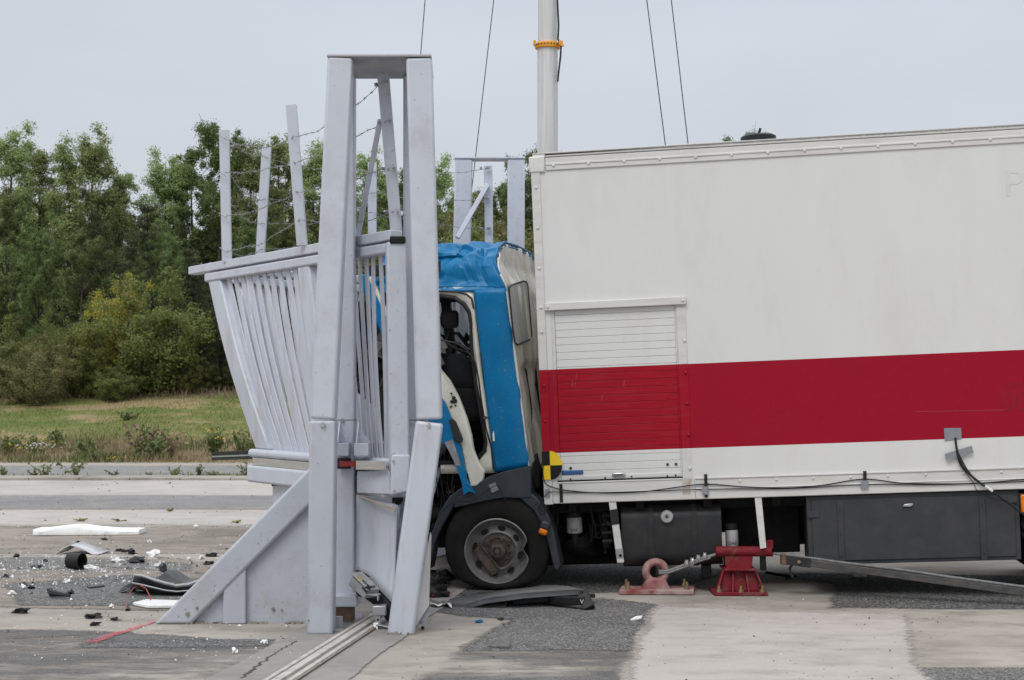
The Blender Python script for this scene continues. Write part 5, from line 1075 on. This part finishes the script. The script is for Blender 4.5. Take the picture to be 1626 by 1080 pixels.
debris('plastic_shard', 'tiny blue shard lying on bare concrete beside the tarmac chips', 'shard', 760, 988, flat([(754, 989), (764, 987), (767, 989), (758, 990)], .008), blue)
debris('plastic_shard', 'small black shard beside the tiny blue one', 'shard', 795, 985, flat([(790, 986), (798, 984), (800, 986)], .01), black)
debris('plastic_shard', 'thin grey shard lying flat on the oily pavement left of the bumper', 'shard', 150, 932, flat([(138, 934), (164, 931), (166, 933), (142, 936)], .012), plast)
m = MB(); m.poly([P(652, 900, 13.5), P(712, 884, 13.5), P(715, 895, 13.5), P(690, 905, 13.4)], (0, .3, 0)); rn = random.Random(8)
m2 = MB()
for k in range(16): p = G(rn.uniform(680, 712), rn.uniform(915, 950)); m2.lump(p + V((0, 0, .03)), (rn.uniform(.03, .12), rn.uniform(.03, .1), rn.uniform(.02, .07)), k, 0)
for k in range(5): m2.tube([G(683, 925 + 4 * k) + V((0, 0, .05)), G(697, 930 + 3 * k) + V((0, 0, .12)), G(713, 935 - k * 3) + V((0, 0, .04))], .008, 6)
solo('wreck_heap', m2, black, 'heap of black crushed parts between buckled leg and wheel', 'wreckage', G(697, 935))
solo('torn_sheet', m, mat('pinkish_panel', (.35, .31, .3), .5, c2=(.25, .22, .22)), 'pale torn sheet standing behind the black heap beside the wheel', 'panel', G(690, 915))
m = MB(); m.tube([G(683, 958) + V((0, 0, .02)), G(690, 950) + V((0, 0, .05)), G(700, 948) + V((0, 0, .03)), G(712, 950) + V((0, 0, .03)), G(722, 944) + V((0, 0, .03))], .003, 5); solo('red_wire', m, redrefl, 'thin red wire lying right of the buckled leg', 'wire', G(700, 950))
# individual lumps: white foam, black plastic
wl_ = [(243, 888, 1.5), (183, 893, 1.2), (193, 897, 1.0), (255, 902, 1.2), (107, 926, .7), (141, 905, .9), (152, 906, .8), (19, 946, .7), (320, 888, .7), (37, 935, .6), (88, 929, .5), (237, 862, .5), (311, 838, .6), (300, 890, .5), (265, 922, .5), (177, 966, .5), (420, 1023, .5), (372, 1038, .5)]
for k, (px, py, s) in enumerate(wl_):
    p = G(px, py); m = MB(); m.lump(p + V((0, 0, .006 + .014 * s)), (.042 * s, .035 * s, .034 * s), k, 0, 2, .6)
    solo('foam_lump', m, foam, ['largest broken white foam lump, near the raking strut', 'jagged white foam lump right of the black pipe end', 'flat white foam lump touching the jagged one'][k] if k < 3 else 'small broken white foam lump on the ground', 'foam lump', p, 'broken white foam lumps')
bl_ = [(209, 880, 1.4), (218, 894, 1.5), (224, 890, 1.0), (188, 876, .7), (198, 877, .8), (26, 885, .9), (64, 902, .8), (53, 902, .7), (38, 931, .9), (49, 936, .8), (112, 944, .9), (72, 892, .7), (336, 884, 1.0), (330, 897, .9), (166, 858, .7), (124, 862, .5), (151, 994, .7), (148, 982, 1.), (35, 974, 1.2), (183, 986, .6), (203, 970, .6), (10, 917, .8), (1085, 932, .0)]
for k, (px, py, s) in enumerate(bl_[:-1]):
    p = G(px, py); m = MB(); m.lump(p + V((0, 0, .006 + .009 * s)), (.05 * s, .03 * s, .022 * s), k + 40, 0, 2, .75)
    solo('plastic_lump', m, black, ['black plastic lump farthest back beside the foam', 'wide black plastic lump behind the bumper'][k] if k < 2 else 'small black plastic lump on the ground', 'plastic lump', p, 'broken black plastic lumps')
# crumbs too small to count
def crumbs(name, mt, n, seed, area, smin, smax, label):
    r2 = random.Random(seed); m = MB()
    for k in range(n):
        px, py = area(r2); p = G(px, py); s = r2.uniform(smin, smax) * (p.y / 12) * (1 if r2.random() > .06 else 2); h = .006
        vs = [p + V((r2.uniform(-1, 1) * s, r2.uniform(-1, 1) * s, h)) for _ in range(4)] + [p + V((r2.uniform(-.4, .4) * s, r2.uniform(-.4, .4) * s, h + s * r2.uniform(.4, 1.0)))]
        m.add(vs, [(0, 1, 4), (1, 2, 4), (2, 3, 4), (3, 0, 4)])
    o = m.build(name, mt, None, smooth=False); return tag(o, label, 'debris', kind='stuff')
ar1 = lambda r_: (r_.gauss(100, 130), 902 + abs(r_.gauss(0, 18)) * r_.choice((-1, 1, .8)))
ar2 = lambda r_: (r_.uniform(-60, 480), r_.uniform(832, 1050))
ar3 = lambda r_: (r_.uniform(620, 1560), r_.uniform(952, 1085))
ar4 = lambda r_: (r_.uniform(-80, 470), r_.uniform(762, 900))
crumbs('glass_crumbs', mat('crumb_white', (.75, .76, .77), .3, c2=(.6, .62, .63)), 1150, 1, ar1, .004, .011, 'scatter of white glass and foam crumbs over the oily pavement')
crumbs('foam_crumbs', foam, 330, 2, ar2, .005, .013, 'sparse white crumbs scattered over the whole apron')
crumbs('grit', mat('grit_dark', (.06, .055, .05), .8, c2=(.1, .09, .08)), 600, 3, lambda r_: r_.choice((ar1, ar2, ar2, ar4))(r_), .004, .012, 'dark grit scattered over the apron left of the tower')
crumbs('grit', bpy.data.materials['grit_dark'], 240, 4, ar3, .004, .011, 'dark grit scattered over the apron below the van')
crumbs('foam_crumbs', foam, 60, 6, ar3, .003, .008, 'a few white crumbs below the van')

# ------------------------------------------------------------------ trees, bank grass and weeds
def leaf_mat(name, c, c2, tr=.35):
    m = bpy.data.materials.new(name); m.use_nodes = True; t_ = m.node_tree; n = t_.nodes; l = t_.links; b = n['Principled BSDF']
    g_ = n.new('ShaderNodeNewGeometry'); ob = n.new('ShaderNodeObjectInfo')
    ra = n.new('ShaderNodeMix'); ra.data_type = 'RGBA'; ra.inputs[6].default_value = (*c, 1); ra.inputs[7].default_value = (*c2, 1); l.new(g_.outputs['Random Per Island'], ra.inputs[0])
    hs = n.new('ShaderNodeHueSaturation'); l.new(ra.outputs[2], hs.inputs['Color'])
    for soc, a, b_ in (('Hue', .485, .515), ('Value', .8, 1.2)):
        mr = n.new('ShaderNodeMapRange'); mr.inputs[3].default_value = a; mr.inputs[4].default_value = b_; l.new(ob.outputs['Random'], mr.inputs[0]); l.new(mr.outputs[0], hs.inputs[soc])
    l.new(hs.outputs[0], b.inputs['Base Color']); b.inputs['Roughness'].default_value = .55; b.inputs['Specular IOR Level'].default_value = .3
    tr_ = n.new('ShaderNodeBsdfTranslucent'); l.new(hs.outputs[0], tr_.inputs[0]); mx_ = n.new('ShaderNodeMixShader'); mx_.inputs[0].default_value = tr
    l.new(b.outputs[0], mx_.inputs[1]); l.new(tr_.outputs[0], mx_.inputs[2]); l.new(mx_.outputs[0], n['Material Output'].inputs[0]); return m
lm = dict(poplar=leaf_mat('poplar_leaf', (.225, .295, .105), (.34, .40, .18), .48), broad=leaf_mat('broad_leaf', (.10, .15, .046), (.185, .235, .08), .42),
          pine=leaf_mat('pine_needle', (.04, .058, .024), (.075, .09, .038), .15), bush=leaf_mat('bush_leaf', (.125, .15, .04), (.215, .235, .07), .42), scrub=leaf_mat('scrub_leaf', (.14, .14, .055), (.22, .195, .085)),
          yellow=leaf_mat('yellow_leaf', (.5, .42, .07), (.3, .3, .07), .45))
barkm = mat('bark', (.09, .075, .06), .9, c2=(.05, .042, .035), scale=20, bump=.6, stretch=(4, 4, 1))
def make_tree(kind, seed):
    r2 = np.random.default_rng(seed); rn_ = random.Random(seed); m = MB(); cl = []                # clumps: (pos, sigma, weight)
    H = 10.0
    if kind in ('poplar', 'broad'):
        nb, ang, prof_ = (40, (16, 40), lambda h: 1.35 * math.sin(math.pi * min(max((h - .02) / 1.02, 0), 1)) ** .6 * (1 - h * .35)) if kind == 'poplar' else (44, (35, 70), lambda h: 2.5 * math.sin(math.pi * min(max((h + .05) / 1.08, 0), 1)) ** .55)
        tp_ = [V((.25 * noise.noise(V((z * .3, seed, 0))), .25 * noise.noise(V((z * .3, 0, seed))), z)) for z in np.linspace(0, H * .97, 12)]
        m.tube(tp_, list(np.linspace(.17, .015, 12)), 7)
        for k in range(nb):
            h = .10 + .87 * (k + rn_.random()) / nb; b0 = tp_[min(int(h * 11), 10)].lerp(tp_[min(int(h * 11) + 1, 11)], h * 11 % 1); a = rn_.uniform(0, 6.283) if k % 3 else k * 2.4
            ln = prof_(h) * rn_.uniform(.65, 1.25) + .3; el = R(rn_.uniform(*ang)); d = V((math.cos(a) * math.sin(el), math.sin(a) * math.sin(el), math.cos(el)))
            ln = ln / max(math.sin(el), .5) * .8; pts = [b0 + d * ln * s + V((0, 0, (.25 if kind == 'poplar' else .1) * ln * s * s)) for s in (0, .35, .7, 1)]
            m.tube(pts, [.045 * (1.1 - h), .03 * (1.1 - h), .018, .006], 5)
            for _ in range(rn_.randint(3, 5)):
                s = rn_.uniform(.35, 1.05); c = pts[0].lerp(pts[3], s) + V((rn_.gauss(0, .22), rn_.gauss(0, .22), rn_.gauss(0, .2))); cl.append((c, rn_.uniform(.08, .21), 1))
                if rn_.random() < .5: m.tube([pts[0].lerp(pts[3], s * .8), c], [.012, .004], 4)
        for _ in range(7): cl.append((tp_[-1] + V((rn_.gauss(0, .15), rn_.gauss(0, .15), rn_.uniform(-.9, .35))), .12, .8))
        n_l, ls = (25000, (.045, .034)) if kind == 'poplar' else (34000, (.050, .038))
    elif kind == 'pine':
        tp_ = [V((0, 0, z)) for z in np.linspace(0, H * .98, 8)]; m.tube(tp_, list(np.linspace(.16, .02, 8)), 7)
        z = .5
        while z < H * .97:
            f = z / H; ln = 2.5 * (1 - f) ** .8 + .15
            for k in range(7):
                a = rn_.uniform(0, 6.283); l2 = ln * rn_.uniform(.6, 1.15); d = V((math.cos(a), math.sin(a), rn_.uniform(.1, .5))); p1 = V((0, 0, z)); p2 = p1 + d * l2
                m.tube([p1, p1.lerp(p2, .6), p2 + V((0, 0, .12))], [.03, .02, .006], 4)
                for s in np.linspace(.3, 1.02, max(2, int(l2 / .28))): cl.append((p1.lerp(p2, s) + V((rn_.gauss(0, .08), rn_.gauss(0, .08), .06 * s)), .13, .6))
            z += rn_.uniform(.38, .58)
        n_l, ls = 30000, (.11, .014)
    else:
        Hb = 4.0
        for k in range(26):
            a = rn_.uniform(0, 6.283); rr_2 = 2.2 * rn_.random() ** .6; top_ = V((rr_2 * math.cos(a), rr_2 * math.sin(a), Hb * (1 - .5 * (rr_2 / 2.3) ** 2) * rn_.uniform(.7, 1.08))); b0 = V((.3 * math.cos(a), .3 * math.sin(a), 0)); mid = b0.lerp(top_, .5) + V((.2 * math.cos(a), .2 * math.sin(a), 0))
            m.tube([b0, mid, top_], [.035, .02, .006], 5)
            for s in np.linspace(.12, 1, 8):
                c = (b0.lerp(mid, s * 2) if s < .5 else mid.lerp(top_, s * 2 - 1)) + V((rn_.gauss(0, .25), rn_.gauss(0, .25), rn_.gauss(0, .18))); cl.append((c, rn_.uniform(.08, .2), 1))
        n_l, ls = 27000, (.042, .031) if kind in ('bush', 'yellow') else (.055, .02)
    C = np.array([tuple(c) for c, _, _ in cl]); SG = np.array([s for _, s, _ in cl]); Wt = np.array([w_ * s for _, s, w_ in cl]); Wt /= Wt.sum()
    ix = r2.choice(len(cl), n_l, p=Wt); ctr = C[ix] + r2.normal(size=(n_l, 3)) * SG[ix][:, None] * np.array([1, 1, .8]); ctr[:, 2] = np.maximum(ctr[:, 2], .05)
    u = r2.normal(size=(n_l, 3)); 
    if kind == 'pine': u[:, 2] = np.abs(u[:, 2]) + .3
    else: u[:, 2] *= .6
    nrm = ctr - C[ix]; nrm /= np.linalg.norm(nrm, axis=1)[:, None] + 1e-6; ax_ = ctr * np.array([1, 1, 0]); ax_ /= np.linalg.norm(ax_, axis=1)[:, None] + .3
    if kind != 'pine':
        nrm = .7 * nrm + .45 * ax_ + np.array([0, 0, .45]) + r2.normal(size=(n_l, 3)) * .45; nrm /= np.linalg.norm(nrm, axis=1)[:, None]
        u = u - nrm * (u * nrm).sum(1)[:, None]; u /= np.linalg.norm(u, axis=1)[:, None]; v = np.cross(nrm, u)
    else: u /= np.linalg.norm(u, axis=1)[:, None]; v = np.cross(u, r2.normal(size=(n_l, 3)))
    v /= np.linalg.norm(v, axis=1)[:, None]
    sc_ = r2.uniform(.65, 1.3, n_l)[:, None]; a_, b_ = u * ls[0] * sc_, v * ls[1] * sc_
    vs = np.stack([ctr - a_, ctr + b_ - a_ * .1, ctr + a_, ctr - b_ - a_ * .1], 1).reshape(-1, 3)
    me = bpy.data.meshes.new('crown'); me.vertices.add(len(vs)); me.vertices.foreach_set('co', vs.ravel()); me.loops.add(n_l * 4); me.loops.foreach_set('vertex_index', np.arange(n_l * 4)); me.polygons.add(n_l); me.polygons.foreach_set('loop_start', np.arange(n_l) * 4); me.polygons.foreach_set('loop_total', np.full(n_l, 4)); me.update(); me.validate()
    me.materials.append(lm[kind if kind in lm else 'bush'])
    tm = bpy.data.meshes.new('trunk'); tm.from_pydata([tuple(q) for q in m.v], [], m.f); tm.materials.append(barkm); tm.shade_smooth()
    return me, tm, vs[:, 2].max()
protos = {}
for k_, sd in (('poplar', 11), ('poplar', 12), ('poplar', 13), ('broad', 21), ('broad', 22), ('pine', 31), ('bush', 41), ('bush', 42), ('scrub', 51), ('yellow', 61)):
    protos.setdefault(k_, []).append(make_tree(k_, sd))
NT = [0]
def tree(kind, px, top, Y, label, wide=1.0, name=None, group='trees of the wood edge'):
    NT[0] += 1; me, tm, hh = protos[kind][NT[0] % len(protos[kind])]
    x = (px - CX) * Y / FPX; z0 = gz(x, Y); H = EYE - (top - HY) * Y / FPX - z0; s = H / hh
    M_ = Matrix.Translation((x, Y, z0 - .05)) @ Matrix.Rotation(NT[0] * 1.7, 4, 'Z') @ Matrix.Diagonal((s * wide, s * wide, s, 1))
    r_ = thing(name or {'poplar': 'poplar_tree', 'broad': 'broadleaf_tree', 'pine': 'pine_tree', 'bush': 'bush', 'scrub': 'willow_bush', 'yellow': 'bush'}[kind], label, 'bush' if kind in ('bush', 'scrub', 'yellow') else 'tree', M=M_, group=group)
    for nm, me_ in (('crown', me), ('trunk', tm)): c = bpy.data.objects.new(nm, me_); COL.objects.link(c); c.parent = r_
    return r_
for a in (
 ('poplar', 18, 184, 62, 'tall poplar at the left edge of the photo'), ('poplar', 62, 222, 64, 'slightly lower poplar beside the leftmost tall one'),
 ('poplar', 108, 208, 61, 'airy poplar left of the twin-topped one'), ('poplar', 146, 192, 62, 'tallest airy poplar left of the notch in the wood'), ('poplar', 190, 262, 63, 'poplar stepping down to the notch in the wood'),
 ('pine', 234, 318, 60, 'dark pine standing in the notch of the wood'), ('poplar', 262, 230, 63, 'narrow poplar just right of the notch'), ('broad', 305, 184, 64, 'tallest dense tree right of the notch', .8), ('broad', 350, 182, 63, 'tall dense tree behind the leftmost barbed wire post', .75),
 ('poplar', 398, 215, 63, 'poplar behind the leaning thin barbed wire post'), ('poplar', 442, 205, 66, 'poplar left of the tall leaning wire post'), ('poplar', 500, 212, 64, 'poplar half hidden by the near tower leg'), ('poplar', 545, 240, 64, 'poplar hidden behind the near tower'),
 ('poplar', 590, 232, 66, 'poplar showing between the legs of the near tower'), ('broad', 640, 250, 68, 'dense tree right inside the near tower frame', .8), ('poplar', 690, 236, 66, 'poplar just right of the near tower'), ('poplar', 730, 300, 66, 'lower poplar left of the far tower'),
 ('broad', 800, 246, 72, 'dark rounded tree behind the far tower', .75), ('broad', 850, 224, 74, 'dark rounded tree at the foot of the mast', .75), ('broad', 905, 240, 74, 'dark tree right of the mast, hidden by the van roof', .8),
 ('broad', 1190, 200, 78, 'tree whose tip shows above the van roof', .7),
 ('broad', 60, 330, 56, 'dense green tree in front of the left poplars', .8), ('broad', 130, 360, 55, 'dense green tree below the tallest airy poplar', .8), ('pine', 150, 330, 57, 'dark pine standing below the tallest airy poplar'), ('broad', 10, 300, 57, 'dense green tree at the left photo edge', .75),
 ('broad', 205, 400, 55, 'dense green tree right of the middle pine', .8), ('pine', 210, 372, 57, 'dark pine left of the notch, half buried in leaves'), ('broad', 268, 340, 58, 'dense tree below the notch in the wood', .75), ('pine', 300, 390, 55, 'dark spreading pine above the large round bush', 1.3), ('pine', 345, 430, 53, 'dark pine touching the gate leaf', 1.35), ('pine', 370, 395, 56, 'dark pine behind the top rail of the gate', 1.3),
 ('broad', 400, 330, 58, 'dense tree behind the bowed gate leaf', .8), ('broad', 470, 330, 58, 'dense tree behind the tall leaning wire post', .8), ('pine', 440, 420, 55, 'dark pine behind the bowed pickets', 1.3), ('broad', 540, 340, 58, 'dense tree behind the near tower', .8), ('broad', 610, 340, 60, 'dense tree behind the picket gaps', .8), ('broad', 680, 350, 60, 'dense tree behind the blue cab', .8),
): tree(*a)
for i in range(-7, 56):
    tree(('broad', 'pine', 'broad')[i % 3], -40 + 32 * i + rnd.uniform(-10, 10), 312 + rnd.uniform(-30, 30), 70 + rnd.uniform(-2, 4), 'dense tree deep inside the wood behind the front trees', 1.0, group='trees deep inside the wood')
for a in (
 ('bush', 232, 412, 52, 'large rounded bush at the wood edge, left of the gate', .95), ('yellow', 185, 425, 52.6, 'yellowing bush behind the large rounded bush', .7), ('bush', 138, 510, 51.5, 'olive bush left of the large rounded bush', 1.1), ('scrub', 52, 522, 50, 'brownish drooping bush at the left wood edge', 1.2), ('bush', -12, 490, 52, 'tall olive bush at the left photo edge', 1.0),
 ('bush', 96, 470, 54, 'dark green bush behind the brownish one', .7), ('bush', 305, 555, 52, 'dark low bush under the pines', 1.2), ('bush', 355, 560, 53, 'dark low bush left of the gate leaf', 1.2), ('bush', 180, 570, 50.5, 'low bush in front of the large rounded bush', 1.3), ('bush', 410, 520, 55, 'low bush behind the gate pickets', 1.2), ('bush', 470, 520, 55, 'low bush behind the wide gate post', 1.2),
 ('scrub', 745, 330, 58, 'grey-green willow left inside the far tower', .8), ('scrub', 790, 298, 60, 'grey-green willow between the far tower legs', .75), ('scrub', 845, 305, 60, 'grey-green willow right of the far tower', .8), ('scrub', 700, 320, 60, 'grey-green willow between near tower and far tower', .8), ('scrub', 600, 345, 58, 'grey-green willow behind the near tower frame', .8), ('bush', 770, 345, 55, 'low bush behind the far tower legs', .9), ('bush', 720, 350, 55, 'low bush behind the far tower', .9), ('bush', 545, 420, 55, 'olive bush behind the picket gaps', .9), ('bush', 640, 420, 55, 'olive bush behind the buckled tower', .9), ('bush', 850, 350, 55, 'low bush behind the gap between cab and van box', .9),
): tree(*a, group='bushes of the wood edge')

# grass and dry herbage on the bank: one uncountable mass
rng = np.random.default_rng(9)
def blades(name, n, xr, yr, hgt, wd, mt, label, seed, zoff=0, clump=0):
    r2 = np.random.default_rng(seed)
    x = r2.uniform(*xr, n); y = r2.uniform(*yr, n)
    if clump: 
        cx_ = r2.uniform(*xr, clump); cy_ = r2.uniform(*yr, clump); i = r2.integers(0, clump, n); x = cx_[i] + r2.normal(0, .45, n); y = cy_[i] + r2.normal(0, .35, n); y = np.maximum(y, yr[0])
    z = np.array([gz(a, b) for a, b in zip(x, y)]) + zoff; h_ = hgt * r2.uniform(.4, 1.3, n); a = r2.uniform(0, 6.283, n); w_ = wd * r2.uniform(.6, 1.4, n); lean = r2.normal(0, .35, (n, 2)) * h_[:, None]
    b0 = np.stack([x - np.cos(a) * w_, y - np.sin(a) * w_, z - .02], 1); b1 = np.stack([x + np.cos(a) * w_, y + np.sin(a) * w_, z - .02], 1); tp_ = np.stack([x + lean[:, 0], y + lean[:, 1], z + h_], 1)
    vs = np.stack([b0, b1, tp_], 1).reshape(-1, 3); me = bpy.data.meshes.new(name); me.vertices.add(len(vs)); me.vertices.foreach_set('co', vs.ravel()); me.loops.add(n * 3); me.loops.foreach_set('vertex_index', np.arange(n * 3)); me.polygons.add(n); me.polygons.foreach_set('loop_start', np.arange(n) * 3); me.polygons.foreach_set('loop_total', np.full(n, 3)); me.update()
    me.materials.append(mt); o = bpy.data.objects.new(name, me); COL.objects.link(o); MW[o] = Matrix(); return tag(o, label, 'grass', kind='stuff')
gl1 = leaf_mat('grass_green', (.12, .145, .05), (.21, .21, .085), .25); gl2 = leaf_mat('grass_dry', (.27, .21, .125), (.38, .305, .20), .2); gl3 = leaf_mat('weed_green', (.085, .13, .035), (.15, .19, .06), .3); gl4 = leaf_mat('herb_brown', (.20, .14, .09), (.28, .20, .13), .2)
blades('grass', 60000, (-20, 6), (37.3, 54), .075, .014, grb, 'short green grass on the bank', 1)
blades('dry_grass', 9000, (-20, 6), (37.3, 43.5), .17, .011, gl2, 'dry straw coloured grass along the foot of the bank', 2)
blades('dry_grass', 7000, (-20, 4), (50.5, 56), .28, .016, gl4, 'dry straw coloured grass under the wood edge', 3)
blades('undergrowth', 16000, (-22, 8), (53, 60), .75, .05, gl3, 'dark green undergrowth below the trees', 4, clump=170)
blades('dry_herbs', 5000, (-20, 5), (37.6, 43), .38, .010, gl4, 'brown dry herbs on the verge beyond the road', 5, clump=60)
blades('green_herbs', 7000, (-20, 5), (37.4, 43.5), .22, .02, gl3, 'green herbs scattered on the verge beyond the road', 6, clump=45)
blades('kerb_weeds', 2600, (-20, 3), (30.95, 31.5), .07, .012, gl3, 'low green growth along the kerb', 7, clump=26)
# single weeds
def weed(name, px, py, h_, spread, n, mt, label, group=None, Y=None, stems=8):
    p = G(px, py) if Y is None else P(px, py, Y)
    if Y: p.z = gz(p.x, Y)
    rn_ = random.Random(int(px * 7 + py)); m = MB()
    for k in range(stems):
        a = rn_.uniform(0, 6.283); top_ = p + V((math.cos(a) * spread * rn_.random(), math.sin(a) * spread * rn_.random(), h_ * rn_.uniform(.5, 1.1))); m.tube([p, p.lerp(top_, .5) + V((0, 0, h_ * .1)), top_], [.008, .006, .002], 4)
        for j in range(n // stems):
            c = p.lerp(top_, rn_.uniform(.1, 1)); u = V((rn_.gauss(0, 1), rn_.gauss(0, 1), rn_.gauss(0, .6))).normalized() * rn_.uniform(.04, .10) * (h_ / .4) ** .5; v = u.orthogonal().normalized() * u.length * .35
            m.add([c, c + u * .5 + v, c + u, c + u * .5 - v], [(0, 1, 2, 3)], 1)
    solo(name, m, [gl4, mt], label, 'weed', p, group, smooth=False)
for px, py, h_, sp_, lab in ((7, 757, .22, .35, 'dark weed on the kerb at the left photo edge'), (70, 757, .28, .4, 'feathery weed on the kerb below the white flowers'), (118, 758, .40, .4, 'tallest weed growing on the kerb'), (55, 757, .13, .2, 'low bright weed left of the feathery one'), (180, 757, .12, .25, 'low bright weed on the kerb, middle of the road edge'), (238, 757, .08, .15, 'tiny weed on the kerb right of the middle'), (275, 757, .22, .3, 'small weed on the kerb left of the black strip'), (316, 758, .30, .2, 'thin brown stalky weed on the kerb'), (340, 758, .14, .25, 'low bright weed right of the stalky one'), (390, 757, .28, .25, 'weed on the kerb nearest the gate beam'), (405, 757, .25, .25, 'weed touching the end of the gate beam')):
    weed('weed', px, py, h_, sp_, 90, gl3, lab, 'weeds along the kerb')
for px, y, Yw, h_, sp_, mt, lab in ((243, 730, 38.5, .75, .9, gl3, 'large dark dock plant on the verge beyond the road'), (225, 730, 39, .8, .5, gl4, 'brown dry dock stalks left of the large dark plant'), (272, 730, 39, .65, .5, gl4, 'brown dry dock stalks right of the large dark plant'), (140, 725, 39.5, .5, .7, gl3, 'mid green tussock on the verge, left of the dock'), (60, 715, 40.5, .45, .8, gl3, 'green tussock beside the white flowers'), (90, 700, 42, .5, .3, gl3, 'upright tuft behind the white flowers'), (340, 715, 40, .7, .4, gl3, 'tall ragwort plant left of the gate leaf'), (385, 700, 41, .6, .8, gl3, 'green tussock nearest the gate leaf'), (8, 712, 40, .5, .7, gl3, 'green tussock at the left photo edge'), (200, 662, 47, .25, .5, gl3, 'single dark green clump in the middle of the mown bank'), (150, 733, 38.2, .3, .5, gl3, 'bright low dock leaves at the road edge')):
    weed('verge_plant', px, y, h_, sp_, 420, mt, lab, 'plants on the verge', Yw, 16)
for px, Yw, mt_, n, lab, nm in ((62, 39.8, inkw, 38, 'patch of small white flowers on the verge', 'white_flowers'), (35, 39.6, yel, 14, 'small yellow flowers left of the white patch', 'yellow_flowers'), (68, 41.5, yel, 12, 'small yellow flowers behind the white patch', 'yellow_flowers'), (342, 39.6, yel, 18, 'yellow ragwort flowers left of the gate leaf', 'yellow_flowers'), (192, 37.9, yel, 15, 'low yellow flowers at the road edge', 'yellow_flowers')):
    rn_ = random.Random(px); m = MB(); p = P(px, 0, Yw); p.z = gz(p.x, Yw); hi_ = .62 if px == 342 else .12 if px == 192 else .3
    for k in range(n):
        c = p + V((rn_.gauss(0, .22 if n > 22 else .15), rn_.gauss(0, .3), hi_ * rn_.uniform(.7, 1.15))); m.lump(c, (.022, .022, .012), k, 0, 0); m.tube([V((c.x, c.y, p.z)), c], [.004, .004], 3, 1)
    solo(nm, m, [mt_, gl3], lab, 'flowers', p, smooth=False)
gl5 = leaf_mat('tuft_green', (.19, .21, .05), (.27, .27, .09), .3)
for px, py, lab in ((270, 812, 'small tuft of grass in the far concrete joint'), (375, 831, 'small tuft of grass behind the raking strut'), (190, 828, 'flat tuft of grass in the concrete, middle left'), (130, 828, 'flat tuft of grass above the foam plank')):
    weed('grass_tuft', px, py, .035, .13, 110, gl5, lab, 'tufts in the concrete')
